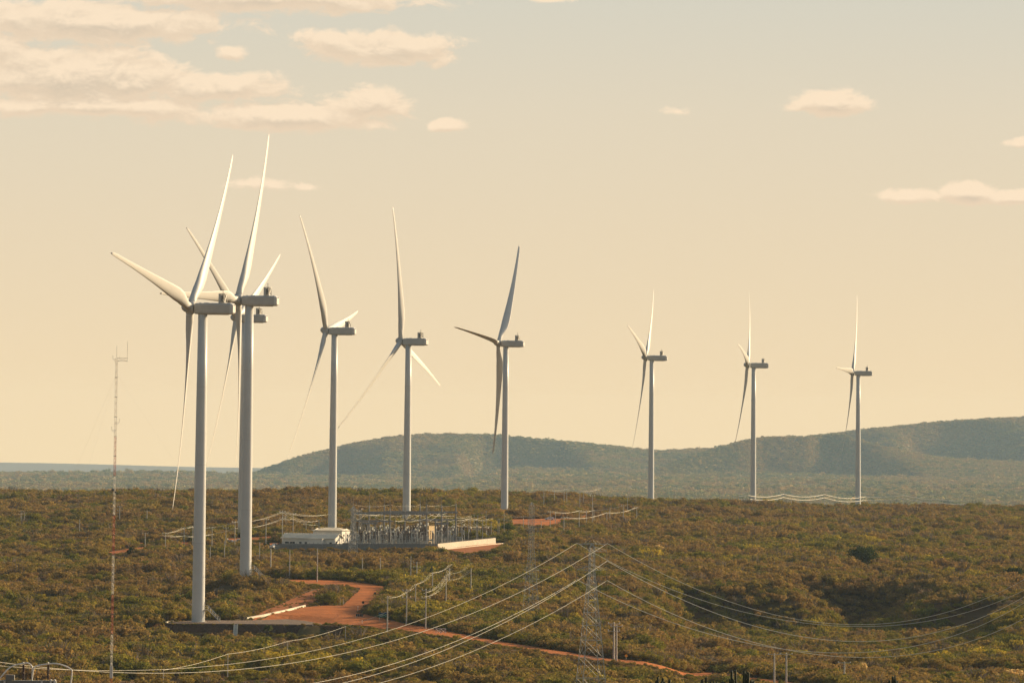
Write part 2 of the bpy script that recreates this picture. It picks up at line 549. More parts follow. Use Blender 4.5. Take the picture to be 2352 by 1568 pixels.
M['scrub'] = leaf_mat('dry_scrub_leaves', [(0.0, (0.19, 0.12, 0.058)), (0.25, (0.30, 0.20, 0.085)), (0.42, (0.31, 0.215, 0.075)), (0.58, (0.27, 0.21, 0.055)),
                                           (0.74, (0.16, 0.165, 0.035)), (0.88, (0.31, 0.26, 0.048)), (0.965, (0.48, 0.37, 0.06)), (1.0, (0.5, 0.38, 0.05))], transl=0.3)
M['farscrub'] = leaf_mat('far_scrub_leaves', [(0.0, (0.34, 0.24, 0.11)), (0.3, (0.48, 0.34, 0.14)), (0.55, (0.32, 0.28, 0.09)), (0.8, (0.17, 0.2, 0.07)), (1.0, (0.8, 0.6, 0.25))], 0.0025, transl=0.15)
M['twig'] = mat('dry_twigs', (0.20, 0.15, 0.105), 0.9)
for k_, c_ in {'dgreen': (0.045, 0.06, 0.016), 'green': (0.10, 0.13, 0.025), 'ygreen': (0.30, 0.26, 0.035), 'pale': (0.75, 0.58, 0.28), 'yellow': (0.42, 0.28, 0.03), 'palm': (0.08, 0.09, 0.03), 'redbrown': (0.17, 0.075, 0.04)}.items():
    M[k_] = leaf_mat('leaves_' + k_, [(0.0, tuple(x * 0.9 for x in c_)), (1.0, tuple(x * 1.1 for x in c_))])


# ------------------------------------------------------------------ mesh helper
class MB:
    def __init__(s):
        s.v = []; s.f = []
    def add(s, vs, fs):
        o = len(s.v)
        s.v += [tuple(map(float, q)) for q in vs]
        s.f += [tuple(i + o for i in q) for q in fs]
        return s
    def box(s, c, d, rz=0.0):
        x, y, z = c; a, b, h = d[0] / 2, d[1] / 2, d[2] / 2
        co, si = math.cos(rz), math.sin(rz)
        vs = []
        for k in (-h, h):
            for i, j in ((-a, -b), (a, -b), (a, b), (-a, b)):
                vs.append((x + i * co - j * si, y + i * si + j * co, z + k))
        return s.add(vs, [(3, 2, 1, 0), (4, 5, 6, 7), (0, 1, 5, 4), (1, 2, 6, 5), (2, 3, 7, 6), (3, 0, 4, 7)])
    def rod(s, p0, p1, r0, r1=None, n=6, caps=True):
        r1 = r0 if r1 is None else r1
        p0 = Vector(p0); p1 = Vector(p1)
        d = (p1 - p0)
        if d.length < 1e-6:
            return s
        q = d.to_track_quat('Z', 'Y')
        vs = []
        for p, r in ((p0, r0), (p1, r1)):
            for i in range(n):
                a = 2 * PI * i / n
                vs.append(p + q @ Vector((r * math.cos(a), r * math.sin(a), 0)))
        fs = [(i, (i + 1) % n, n + (i + 1) % n, n + i) for i in range(n)]
        if caps:
            fs += [tuple(reversed(range(n))), tuple(range(n, 2 * n))]
        return s.add(vs, fs)
    def tube(s, pts, r, n=6):
        pts = [Vector(p) for p in pts]
        rings = []
        vs = []
        for i, p in enumerate(pts):
            d = (pts[min(i + 1, len(pts) - 1)] - pts[max(i - 1, 0)])
            q = d.to_track_quat('Z', 'Y')
            rr = r[i] if isinstance(r, (list, tuple)) else r
            for k in range(n):
                a = 2 * PI * k / n
                vs.append(p + q @ Vector((rr * math.cos(a), rr * math.sin(a), 0)))
        fs = []
        for i in range(len(pts) - 1):
            for k in range(n):
                fs.append((i * n + k, i * n + (k + 1) % n, (i + 1) * n + (k + 1) % n, (i + 1) * n + k))
        fs += [tuple(reversed(range(n))), tuple(range((len(pts) - 1) * n, len(pts) * n))]
        return s.add(vs, fs)
    def lathe(s, prof, n=20, c=(0, 0, 0), axis=None):
        """prof = [(radius, along)]; axis defaults to z"""
        q = Vector(axis).to_track_quat('Z', 'Y') if axis is not None else None
        vs = []
        for r, h in prof:
            for k in range(n):
                a = 2 * PI * k / n
                p = Vector((r * math.cos(a), r * math.sin(a), h))
                if q: p = q @ p
                vs.append(p + Vector(c))
        fs = []
        for i in range(len(prof) - 1):
            for k in range(n):
                fs.append((i * n + k, i * n + (k + 1) % n, (i + 1) * n + (k + 1) % n, (i + 1) * n + k))
        fs += [tuple(reversed(range(n))), tuple(range((len(prof) - 1) * n, len(prof) * n))]
        return s.add(vs, fs)
    def mesh(s, name, m, smooth=False):
        me = bpy.data.meshes.new(name)
        me.from_pydata(s.v, [], s.f)
        me.materials.append(m)
        if smooth:
            me.polygons.foreach_set('use_smooth', [True] * len(me.polygons))
        me.update()
        return me
    def build(s, name, m, parent=None, smooth=False, loc=None):
        o = bpy.data.objects.new(name, s.mesh(name, m, smooth))
        COL.objects.link(o)
        if parent is not None:
            o.parent = parent
        if loc is not None:
            o.location = loc
        return o


def tag(o, label=None, cat=None, group=None, kind=None):
    if label: o['label'] = label
    if cat: o['category'] = cat
    if group: o['group'] = group
    if kind: o['kind'] = kind
    return o


def empty(name, loc, label, cat, group=None, rz=0.0):
    o = bpy.data.objects.new(name, None)
    COL.objects.link(o)
    o.location = loc
    o.rotation_euler = (0, 0, rz)
    return tag(o, label, cat, group)


def copy_tree(o, parent=None):
    c = o.copy()
    COL.objects.link(c)
    c.parent = parent
    for ch in o.children:
        copy_tree(ch, c)
    return c


ORD = ['first', 'second', 'third', 'fourth', 'fifth', 'sixth', 'seventh', 'eighth', 'ninth', 'tenth', 'eleventh', 'twelfth', 'thirteenth', 'fourteenth', 'fifteenth', 'sixteenth', 'seventeenth', 'eighteenth', 'nineteenth', 'twentieth']

# ------------------------------------------------------------------ turbine positions (picture readings)
# top x, hub y, base x, base y, metre scale, blade angle, plane angle to the line of sight, pitch
TURB = [
    (465.5, 708, 455.5, 1426, 8.67, 42.5, 0.306, 9, 'nearest, tallest white wind turbine standing on the gravel pad beside the red road'),
    (572.0, 690, 564.5, 1331, 7.90, 30.0, 0.305, 9, 'second tall white wind turbine, its foot behind the scrub where the red road ends'),
    (564.0, 731, 556.0, 1203, 6.12, -56.0, 0.365, 9, 'white wind turbine mostly hidden behind the tower of the second one'),
    (768.0, 760, 763.5, 1210, 5.74, -38.5, 0.295, 9, 'white wind turbine rising behind the long white building'),
    (936.5, 784.5, 935.5, 1190, 5.46, -10.8, 0.425, 9, 'white wind turbine rising behind the substation gantries, one blade nearly straight up'),
    (1160.5, 789, 1160, 1188, 4.96, 36.0, 0.287, 64, 'white wind turbine right of the substation with its blades turned broad and dark'),
    (1496.8, 822, 1495.5, 1151, 4.08, 47.0, 0.13, 9, 'far white wind turbine in front of the saddle between the hills'),
    (1730.5, 839, 1730.5, 1151, 3.92, 41.0, 0.035, 9, 'far white wind turbine in front of the dark shaded hill'),
    (1971.4, 857, 1970.7, 1163, 3.71, 32.0, 0.095, 9, 'farthest white wind turbine, rightmost in the line, crossed by the bright wires'),
]
tinfo = []
for (tx, hy, bx, by, s, th, A, pitch, lab) in TURB:
    top = P(tx, hy, s); bs = P(bx, by, s)
    tinfo.append((top[0] * 0.5 + bs[0] * 0.5, top[1] * 0.5 + bs[1] * 0.5, bs[2], top[2]))
PADPOLY = CLEAR['pad']; PADZ = tinfo[0][2]
FLATS.append((tinfo[1][:2], 5, 7, tinfo[1][2] - 1.3, 2.4))
FLATS.append((tinfo[5][:2], 10, 10, tinfo[5][2], 0.8))
yc_ = CLEAR['yard'].mean(0)
yz = float(base0(yc_[0], yc_[1]))


# ------------------------------------------------------------------ land
def grid_mesh(name, us, Ys, fn, m):
    UU, YY = np.meshgrid(us, Ys)
    X = UU * YY
    # keep the near rows wide enough to stand on
    Z = fn(X, YY)
    n, k = len(us), len(Ys)
    v = np.stack([X.ravel(), YY.ravel(), Z.ravel()], 1)
    i = np.arange(n * (k - 1)).reshape(k - 1, n)[:, :-1].ravel()
    f = np.stack([i, i + 1, i + n + 1, i + n], 1)
    me = bpy.data.meshes.new(name)
    me.vertices.add(len(v)); me.vertices.foreach_set('co', v.ravel())
    me.loops.add(f.size); me.loops.foreach_set('vertex_index', f.ravel())
    me.polygons.add(len(f)); me.polygons.foreach_set('loop_start', np.arange(0, f.size, 4)); me.polygons.foreach_set('loop_total', np.full(len(f), 4))
    me.materials.append(m)
    me.polygons.foreach_set('use_smooth', np.ones(len(f), bool))
    me.update(); me.validate()
    o = bpy.data.objects.new(name, me)
    COL.objects.link(o)
    o['kind'] = 'structure'
    return o


us_near = np.concatenate([np.linspace(-1.2, -0.16, 25), np.linspace(-0.155, 0.155, 330), np.linspace(0.16, 1.2, 25)])
grid_mesh('ground', us_near, np.concatenate([[6, 20, 40], np.linspace(60, 1100, 50), np.linspace(1106, 3700, 620), np.linspace(3710, 4600, 30)]), zg, M['soil'])
us_far = np.concatenate([np.linspace(-1.0, -0.16, 20), np.linspace(-0.155, 0.155, 260), np.linspace(0.16, 1.0, 20)])


def zfar(X, Y):
    z = zg(X, Y)
    r = np.sin(X / 190 + 1) * np.cos(Y / 310) * 2.2 + np.sin(X / 83 + Y / 120) * 1.0
    return z + r * np.clip((Y - 4600) / 500, 0, 1) * 2.0 * np.clip((19000 - Y) / 1200, 0.3, 1)


grid_mesh('far_plain', us_far, np.concatenate([np.linspace(4600, 19000, 240), np.linspace(19100, 30500, 40)]), zfar, M['far'])


def ridge(name, crest, foot, depth, back, noise_amp, seed, lab=None, m=None, kshape=1.0, ncol=220, gull=1.0):
    """a hill: crest line from picture readings at its own distance; front slope of the given length"""
    r_ = np.random.RandomState(seed)
    cx = np.array([c[0] for c in crest], float); cyv = np.array([c[1] for c in crest], float); sc = np.array([c[2] for c in crest], float)
    px = np.linspace(cx[0], cx[-1], ncol)
    py = np.interp(px, cx, cyv); ss = np.interp(px, cx, sc)
    k_ = np.ones(7) / 7
    py = np.convolve(np.pad(py, 3, mode='edge'), k_, 'valid')
    C = np.array([P(a, b, c * (.78 if name == 'distant_plateau' else 1 / 2.4)) for a, b, c in zip(px, py, ss)])
    if isinstance(depth, list): depth = np.interp(px, [d_[0] for d_ in depth], [d_[1] for d_ in depth])
    noise_amp *= 1.6
    rows = []
    nv = 46
    ph = r_.uniform(0, 6, 8)
    fz = np.interp(px, [f_[0] for f_ in foot], [f_[1] for f_ in foot])
    for i in range(nv):
        t = i / (nv - 1)                       # 0 foot .. 0.62 crest .. 1 back
        if t <= 0.62:
            q = t / 0.62
            off = -depth * (1 - q)
            hgt = (q ** kshape) * (1 - 0.12 * q) / 0.88 if kshape != 1 else q
            hgt = min(1.0, hgt * (1.06 - 0.06 * q))
        else:
            q = (t - 0.62) / 0.38
            off = back * q
            hgt = 1 - 0.35 * q * q
        g = gull * (0.5 * np.sin(C[:, 0] / 75 + ph[0] + off / 60) + 0.35 * np.sin(C[:, 0] / 33 + ph[1] + off / 45) + 0.2 * np.sin(C[:, 0] / 190 + ph[2]))
        side = math.sin(min(t / 0.62, 1) * PI)
        z = fz + (C[:, 2] - fz) * hgt + noise_amp * g * side * np.clip((C[:, 2] - fz) / 40, 0, 1)
        rows.append(np.stack([C[:, 0], C[:, 1] + off + side * g * 14 * gull, z], 1))
    v = np.concatenate(rows)
    n = ncol
    i = np.arange(n * (nv - 1)).reshape(nv - 1, n)[:, :-1].ravel()
    f = np.stack([i, i + 1, i + n + 1, i + n], 1)
    me = bpy.data.meshes.new(name)
    me.from_pydata(v.tolist(), [], f.tolist())
    me.materials.append(m or M['far'])
    me.polygons.foreach_set('use_smooth', np.ones(len(f), bool))
    me.update()
    o = bpy.data.objects.new(name, me)
    COL.objects.link(o)
    o['kind'] = 'structure'
    return v.reshape(nv, n, 3)


H1 = ridge('hill', [(540, 1102, 1.80), (581, 1090, 1.80), (615, 1077, 1.80), (666, 1059, 1.80), (724, 1041, 1.79), (786, 1027, 1.78), (804, 1022, 1.78), (906, 1004, 1.77), (992, 999, 1.76), (1077, 1000, 1.76), (1146, 1002, 1.75),
                    (1214, 1009, 1.75), (1316, 1018, 1.75), (1419, 1028, 1.74), (1487, 1036, 1.74), (1522, 1038, 1.74), (1607, 1033, 1.74), (1700, 1032, 1.73), (1800, 1040, 1.73)],
           [(540, -196), (1800, -196)], [(540, 150), (800, 160), (900, 1000), (1060, 1300), (1110, 185), (1290, 185), (1350, 1200), (1800, 1300)], 600, 5.0, 3)
H2 = ridge('hill', [(1470, 1100, 1.93), (1500, 1087, 1.93), (1548, 1066, 1.92), (1599, 1046, 1.91), (1650, 1030, 1.90), (1712, 1015, 1.89), (1753, 1006, 1.88), (1855, 1005, 1.87), (1890, 1001, 1.86), (1941, 1000, 1.86), (1975, 1014, 1.86),
                    (2060, 1035, 1.87), (2163, 1054, 1.88), (2260, 1060, 1.88), (2351, 1064, 1.88), (2600, 1075, 1.88)],
           [(1470, -188), (2600, -188)], [(1470, 80), (1700, 95), (1980, 110), (2080, 1000), (2600, 1200)], 500, 0.8, 5)
H3 = ridge('hill', [(1800, 1012, 1.70), (1900, 1000, 1.70), (1975, 990, 1.70), (2060, 981, 1.70), (2163, 971, 1.69), (2265, 964, 1.69), (2351, 960, 1.69), (2600, 955, 1.69), (3000, 985, 1.69)],
           [(1800, -175), (3000, -175)], [(1800, 1200), (1960, 300), (2030, 1200), (2090, 300), (2250, 320), (2320, 1400), (3000, 1400)], 700, 9.0, 8)
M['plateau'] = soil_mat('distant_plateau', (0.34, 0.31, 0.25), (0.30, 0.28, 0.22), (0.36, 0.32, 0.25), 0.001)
H4 = ridge('distant_plateau', [(-3500, 1050, .60), (-600, 1058, .60), (0, 1062, .60), (200, 1066, .60), (400, 1073, .60), (560, 1075, .60), (800, 1078, .6), (1200, 1082, .60), (2352, 1085, .60), (5500, 1085, .6)],
           [(-3500, -330), (5500, -330)], 900, 1500, 0.0, 9, m=M['plateau'])


def sheet(name, poly, m, off, step=2.6, extra=None):
    """a sheet laid on the ground inside an outline, a few centimetres proud of it"""
    lo = poly.min(0); hi_ = poly.max(0)
    step = max(step, (hi_ - lo).max() / 170)
    xs = np.arange(lo[0], hi_[0], step); ys = np.arange(lo[1], hi_[1], step * 1.3)
    XX, YY = np.meshgrid(xs, ys)
    XX = XX.ravel(); YY = YY.ravel()
    ins = inside(poly, XX, YY)
    # edge points, subdivided
    ed = []
    for i in range(len(poly)):
        a = poly[i]; b = poly[(i + 1) % len(poly)]
        k = max(1, int(np.hypot(*(b - a)) / (step * 1.5)))
        for j in range(k):
            ed.append(a + (b - a) * j / k)
    ed = np.array(ed)
    if len(ed) > 30 and name in ('road', 'earth_bank', 'dirt_track', 'turbine_apron', 'bare_slope'):
        ed = ed + nr.uniform(-.35, .35, ed.shape)
    pts = [Vector((float(x), float(y))) for x, y in ed]
    dmin = np.full(XX.shape, 1e9)
    for e in ed:
        dmin = np.minimum(dmin, np.hypot(XX - e[0], YY - e[1]))
    keep = ins & (dmin > step * 0.4)
    pts += [Vector((float(x), float(y))) for x, y in zip(XX[keep], YY[keep])]
    nb = len(ed)
    res = geometry.delaunay_2d_cdt(pts, [], [list(range(nb))], 1, 1e-4)
    vv = np.array([(p.x, p.y) for p in res[0]])
    z = zg(vv[:, 0], vv[:, 1]) + off
    me = bpy.data.meshes.new(name)
    me.from_pydata([(a, b, c) for (a, b), c in zip(vv.tolist(), z.tolist())], [], [list(f) for f in res[2]])
    me.materials.append(m)
    me.update()
    for p in me.polygons:
        if p.normal.z < 0:
            p.flip()
    me.update()
    o = bpy.data.objects.new(name, me)
    COL.objects.link(o)
    o['kind'] = 'structure'
    return o


sheet('road', CLEAR['road'], M['road'], 0.16)
sheet('earth_bank', CLEAR['bank'], M['bank'], 0.12)
sheet('bare_slope', CLEAR['apron'], M['bank'], 0.12)
M['yard'] = soil_mat('yard_gravel', (0.10, 0.09, 0.07), (0.08, 0.07, 0.055), (0.13, 0.11, 0.08), 0.2)
sheet('substation_yard', CLEAR['yard'], M['yard'], 0.1, 4)
sheet('turbine_apron', CLEAR['t6'], M['road'], 0.12)
for i in range(len(tracks)):
    sheet('dirt_track', CLEAR['track%d' % i], M['road'], 0.1)
# raised gravel pad of the nearest turbine with its dark stone-faced edge
pd = CLEAR['pad']
zt = tinfo[0][2]
n_ = len(pd)
mb = MB()
mb.add([(x, y, zt) for x, y in pd] + [(x, y, zt - 0.25) for x, y in pd], [tuple(range(n_))] + [(i, n_ + i, n_ + (i + 1) % n_, (i + 1) % n_) for i in range(n_)])
o = mb.build('turbine_pad', M['gravel']); o['kind'] = 'structure'
ft = [(381, 1432), (430, 1432.5), (500, 1433), (574, 1433.3), (650, 1433.6), (735, 1434.5), (790, 1437)]
fp = np.array([_hit(base0, x, y)[:2] for x, y in ft])
mb = MB()
vs = []
for x, y in fp: vs.append((x, y, zt - 0.2 if x > fp[0][0] else zt - 0.6))
for x, y in fp: vs.append((x, y - 1.6, zt - 3.4))
mb.add(vs, [(i, i + 1, len(fp) + i + 1, len(fp) + i) for i in range(len(fp) - 1)])
mb.add([(x, y + 0.5, z) for x, y, z in vs[:len(fp)]], [])
k0 = len(vs)
for i in range(len(fp) - 1):
    mb.f.append((i, k0 + i, k0 + i + 1, i + 1))
o = mb.build('pad_embankment', M['darkbank']); o['kind'] = 'structure'


# ------------------------------------------------------------------ wind turbines
HUBX, RB = 3.6, 57.0


def airfoil(n=14):
    pts = []
    for i in range(n):
        a = 2 * PI * i / n
        x = 0.5 * math.cos(a)
        th = math.sin(a) * 0.5
        pts.append((x, th))
    return pts


def blade_mesh(pitch):
    """blade along +z, wind from -x; chord mostly along y; tip bent upwind"""
    prof = [(0.0, 1.0, 2.05, 0), (0.02, 1.0, 2.05, 0), (0.05, .95, 2.15, 22), (0.09, .72, 2.75, 20), (0.14, .48, 3.35, 17), (0.2, .33, 3.6, 13.5), (0.28, .26, 3.3, 10.5), (0.38, .22, 2.8, 8), (0.5, .19, 2.3, 5.5),
            (0.62, .18, 1.85, 3.6), (0.74, .17, 1.5, 2.2), (0.85, .16, 1.2, 1.0), (0.93, .15, 1.05, .2), (0.975, .15, .8, 0), (1.0, .15, .3, 0)]
    mbx = MB()
    n = 16
    vs = []
    r0 = 1.25
    L = RB - r0
    for (t, tk, ch, tw) in prof:
        z = r0 + L * t
        bend = -(0.03 * z + 3.0 * (z / RB) ** 2.2)
        a = R(pitch + tw)
        rnd = max(0, min(1, (tk - 0.5) / 0.5))
        for i in range(n):
            q = 2 * PI * i / n
            cx = math.cos(q) * 0.5
            ty = math.sin(q) * 0.5 * tk
            if rnd < 1:                          # teardrop section towards the trailing edge
                s_ = 1 - (1 - rnd) * 0.75 * max(0, cx + 0.2)
                ty *= s_
                cx = cx + (1 - rnd) * 0.2
            c = cx * ch; h = ty * ch
            y = c * math.cos(a) - h * math.sin(a)
            x = c * math.sin(a) + h * math.cos(a)
            vs.append((x + bend, y, z))
    k = len(prof)
    fs = []
    for i in range(k - 1):
        for j in range(n):
            fs.append((i * n + j, i * n + (j + 1) % n, (i + 1) * n + (j + 1) % n, (i + 1) * n + j))
    fs += [tuple(reversed(range(n))), tuple(range((k - 1) * n, k * n))]
    mbx.add(vs, fs)
    return mbx.mesh('blade', M['blade'], True)


blade_meshes = {p: blade_mesh(p) for p in (9, 64)}


def tower_mesh(h):
    m_ = MB()
    zs_ = [-3] + [h * t for t in (0, .02, .24, .242, .25, .5, .502, .51, .75, .752, .76, 1)]
    prof = []
    for z in zs_:
        r = 1.72 - (1.72 - 1.24) * max(0, z) / h
        prof.append((r, z))
    m_.lathe(prof, 40)
    return m_


nacelle_mb = MB()
L0, L1 = -2.0, 8.6
sec = []
for k in range(16):
    a = 2 * PI * (k + 0.5) / 16
    c, s_ = math.cos(a), math.sin(a)
    e = 0.33
    sec.append((1.6 * math.copysign(abs(c) ** e, c), 1.52 * math.copysign(abs(s_) ** e, s_)))
ncs = [(L0, .86), (L0 + .3, .96), (L0 + 2.5, 1.0), (3, 1.0), (L1 - .66, 1.0), (L1 - .62, 0.985)]
vs = []
for (x, k) in ncs:
    for (y, z) in sec: vs.append((x, y * k, z * k))
fs = []
for i in range(len(ncs) - 1):
    for j in range(16): fs.append((i * 16 + j, i * 16 + (j + 1) % 16, (i + 1) * 16 + (j + 1) % 16, (i + 1) * 16 + j))
fs += [tuple(reversed(range(16))), tuple(range((len(ncs) - 1) * 16, len(ncs) * 16))]
nacelle_mb.add(vs, fs)
nacelle_mb.box((1.2, 0, 1.55), (1.4, 1.2, .16)).box((-.6, 0, 1.54), (.6, .8, .14)).box((3.2, 0, -1.56), (3.4, 1.6, .14)).box((6.0, 0, -1.57), (2.2, 1.2, .16))
for xs_ in (.4, 2.9, 5.3):
    nacelle_mb.box((xs_, 0, 0), (.05, 3.23, 2.4))
nacelle_me = nacelle_mb.mesh('nacelle', M['nacelle'])
rear_mb = MB()
vs = []
for (x, k) in ((L1 - .62, 1.0), (L1 - .15, .88), (L1 + .15, .72)):
    for (y, z) in sec: vs.append((x, y * k, z * k))
fs = [(i * 16 + j, i * 16 + (j + 1) % 16, (i + 1) * 16 + (j + 1) % 16, (i + 1) * 16 + j) for i in range(2) for j in range(16)] + [tuple(range(32, 48))]
rear_mb.add(vs, fs)
rear_me = rear_mb.mesh('rear_cover', M['blade'])  # brighter coat than the nacelle: its sunlit look is put into the colour
vent_mb = MB().box((L1 + .12, 0, .95), (.12, 1.3, .26))
vent_me = vent_mb.mesh('vent', M['dark'])
cool_mb = MB()
cx0 = 5.4
for sx in (.0, .95):
    for sy in (-1.2, 1.2): cool_mb.box((cx0 + sx, sy, 2.75), (.1, .1, 2.5))
for z_ in (1.62, 3.95):
    for sy in (-1.2, 1.2): cool_mb.box((cx0 + .47, sy, z_), (1.0, .1, .1))
    for sx in (0, .95): cool_mb.box((cx0 + sx, 0, z_), (.1, 2.4, .1))
cool_mb.rod((cx0 + .98, -1.2, 1.65), (cx0 + .98, 1.2, 3.95), .05).rod((cx0 + .98, 1.2, 1.65), (cx0 + .98, -1.2, 3.95), .05)
for sy in (-1.26, 1.26):
    for (za, zb_) in ((1.65, 2.8), (2.8, 3.95)):
        cool_mb.rod((cx0, sy, za), (cx0 + .95, sy, zb_), .045).rod((cx0 + .95, sy, za), (cx0, sy, zb_), .045)
cool_me = cool_mb.mesh('cooler_frame', M['galv'])
rad_me = MB().box((cx0 + .45, 0, 2.8), (.4, 2.1, 1.9)).mesh('radiator', M['radg'])
pan_me = MB().box((cx0 - .4, 0, 2.75), (.62, 2.4, 2.4)).box((cx0 - .4, -1.24, 1.5), (.5, .1, .5)).mesh('cooler_panel', M['nacelle'])
wx = MB()
for sy in (-.35, .2): wx.rod((cx0 + .2, sy, 3.95), (cx0 + .2, sy, 5.0), .035)
wx.box((cx0 + .2, -.35, 5.0), (.3, .05, .08)).box((cx0 + .2, .2, 4.95), (.12, .12, .12)).box((cx0 + .2, -.08, 3.98), (.1, .6, .06))
wx_me = wx.mesh('wind_sensor', M['dark'])
hub_mb = MB()
hub_mb.lathe([(1.42, 1.25), (1.55, 1.0), (1.6, .3), (1.55, -.5), (1.3, -1.4), (.85, -2.05), (.35, -2.35), (.02, -2.42)], 28, (0, 0, 0), (1, 0, 0))
HUBME = {}
proto = None
for ti, (tx, hy, bx, by, s, th, A, pitch, lab) in enumerate(TURB):
    X, Y, zb, zh = tinfo[ti]
    h = zh - zb
    alpha_ = math.atan((tx - W / 2) / F)
    beta = math.asin(A) + alpha_
    # local +x points downwind (to the nacelle's rear): (cos b, -sin b)
    root = empty('wind_turbine', (X, Y, zb), lab, 'wind turbine', 'white wind turbines in a long line')
    rz = -beta
    tower_mesh(h - 1.35).build('tower', M['white'], root, True)
    tower = root.children[0]
    for q in (.25, .5, .75):
        rings = MB()
        rr = 1.72 - .48 * q
        rings.lathe([(rr + .012, h * q - .05), (rr + .03, h * q), (rr + .012, h * q + .05)], 40)
        rings.build('flange', M['nacelle'], tower, True)
    if ti in (0, 1, 5):
        # entrance platform and stair to the right of the tower
        st = MB()
        a0 = (1.62, -.2)
        zpl = 3.2
        st.box((2.1, -.2, zpl), (1.1, 1.3, .1))
        nst = 13
        for i in range(nst): st.box((2.75 + i * .235, -.2, zpl - (i + 1) * zpl / (nst + 1)), (.24, 1.0, .05))
        for sy in (-.72, .32):
            st.rod((2.6, sy, zpl), (5.85, sy, 0.02), .06)
            st.rod((2.6, sy, zpl + 1.1), (5.75, sy, 1.1), .045).rod((2.6, sy, zpl + .6), (5.75, sy, .6), .03)
            st.rod((1.6, sy, zpl + 1.1), (2.6, sy, zpl + 1.1), .045).rod((1.6, sy, zpl + .6), (2.6, sy, zpl + .6), .03)
            for i in range(6): st.rod((2.6 + i * .63, sy, zpl - i * .63), (2.6 + i * .63, sy, zpl + 1.1 - i * .63), .04)
            st.rod((1.75, sy, zpl), (1.75, sy, 0), .05)
        st.build('entrance_stair', M['galv'], root)
        MB().box((1.6, -.2, zpl + 1.05), (.12, .8, 2.0)).build('door', M['nacelle'], root)
        if ti == 0: MB().lathe([(2.3, -.3), (2.3, .05), (2.1, .08)], 36).build('foundation_ring', M['concrete'], root)
    na = bpy.data.objects.new('nacelle', nacelle_me); COL.objects.link(na)
    na.parent = root; na.location = (0, 0, h); na.rotation_euler = (0, 0, rz)
    for nm, me_ in (('rear_cover', rear_me), ('vent', vent_me), ('cooler_frame', cool_me), ('radiator', rad_me), ('cooler_panel', pan_me), ('wind_sensor', wx_me)):
        q = bpy.data.objects.new(nm, me_); COL.objects.link(q); q.parent = na
    tiltR = Matrix.Rotation(rz, 4, 'Z') @ Matrix.Rotation(R(5.2), 4, 'Y')
    hubm = Matrix.Translation((0, 0, h)) @ tiltR @ Matrix.Translation((-HUBX, 0, 0))
    # blade root collars belong to the hub, turned with it
    if ti not in HUBME:
        hm = MB(); hm.v = list(hub_mb.v); hm.f = list(hub_mb.f)
        for j in range(3):
            a = R(th + 120 * j)
            dv = Vector((0, math.sin(a), math.cos(a)))
            hm.rod(dv * .7, dv * 1.62, 1.16, 1.12, 24)
        HUBME[ti] = hm.mesh('hub', M['nacelle'], False)
    hb = bpy.data.objects.new('hub', HUBME[ti]); COL.objects.link(hb)
    hb.parent = root; hb.matrix_basis = hubm
    for j in range(3):
        a = R(th + 120 * j)
        b = bpy.data.objects.new('blade', blade_meshes[pitch]); COL.objects.link(b)
        b.parent = root
        b.matrix_basis = hubm @ Matrix.Rotation(-a, 4, 'X')

# ------------------------------------------------------------------ scrub
def clump(n, rad, hgt, size, seed, lobes=5, flat=0.0, stems=6):
    """leaf-sized faces through the lobes of one shrub, with bare stems below"""
    r_ = np.random.RandomState(seed)
    lb = []
    for i in range(lobes):
        a = r_.uniform(0, 2 * PI); d = rad * .62 * math.sqrt(r_.uniform(0, 1))
        lr = rad * r_.uniform(.34, .6)
        lb.append((d * math.cos(a), d * math.sin(a), hgt * r_.uniform(.45, .82), lr, lr * r_.uniform(.55, .8)))
    m_ = MB()
    for i in range(n):
        x0, y0, z0, lr, lz = lb[r_.randint(lobes)]
        v = r_.normal(size=3); v /= np.linalg.norm(v)
        q = r_.uniform(.45, 1.05)
        p = np.array([x0 + v[0] * lr * q, y0 + v[1] * lr * q, max(.05, z0 + v[2] * lz * q)])
        nm = v + .42 * r_.normal(size=3)
        a1 = np.cross(nm, r_.normal(size=3)); a1 /= (np.linalg.norm(a1) + 1e-6)
        a2 = np.cross(nm, a1); a2 /= (np.linalg.norm(a2) + 1e-6)
        sz = size * r_.uniform(.5, 1.3)
        a1 = a1 * sz; a2 = a2 * sz * .6
        m_.add([p - a1, p + a2, p + a1, p - a2], [(0, 1, 2, 3)])
    return m_


def stems_mb(n, rad, hgt, seed, th=.04):
    r_ = np.random.RandomState(seed)
    m_ = MB()
    for i in range(n):
        a = r_.uniform(0, 2 * PI)
        d = rad * r_.uniform(.3, .95)
        x, y = d * math.cos(a), d * math.sin(a)
        z = hgt * r_.uniform(.7, 1.1)
        m_.rod((x * .15, y * .15, -.1), (x * .6, y * .6, z * .6), th, th * .7, 3, False)
        m_.rod((x * .6, y * .6, z * .6), (x, y, z), th * .7, th * .3, 3, False)
    return m_


src = bpy.data.collections.new('shrub_kinds')
src_far = bpy.data.collections.new('far_shrub_kinds')
KINDS = []


def kind_obj(name, leaf, stem, leafmat, coll, stemmat='twig'):
    me = bpy.data.meshes.new(name)
    nv = len(leaf.v)
    me.from_pydata(leaf.v + stem.v, [], leaf.f + [tuple(i + nv for i in f) for f in stem.f])
    me.materials.append(M[leafmat]); me.materials.append(M[stemmat])
    me.polygons.foreach_set('material_index', [0] * len(leaf.f) + [1] * len(stem.f))
    me.update()
    o = bpy.data.objects.new(name, me)
    coll.objects.link(o)
    return o


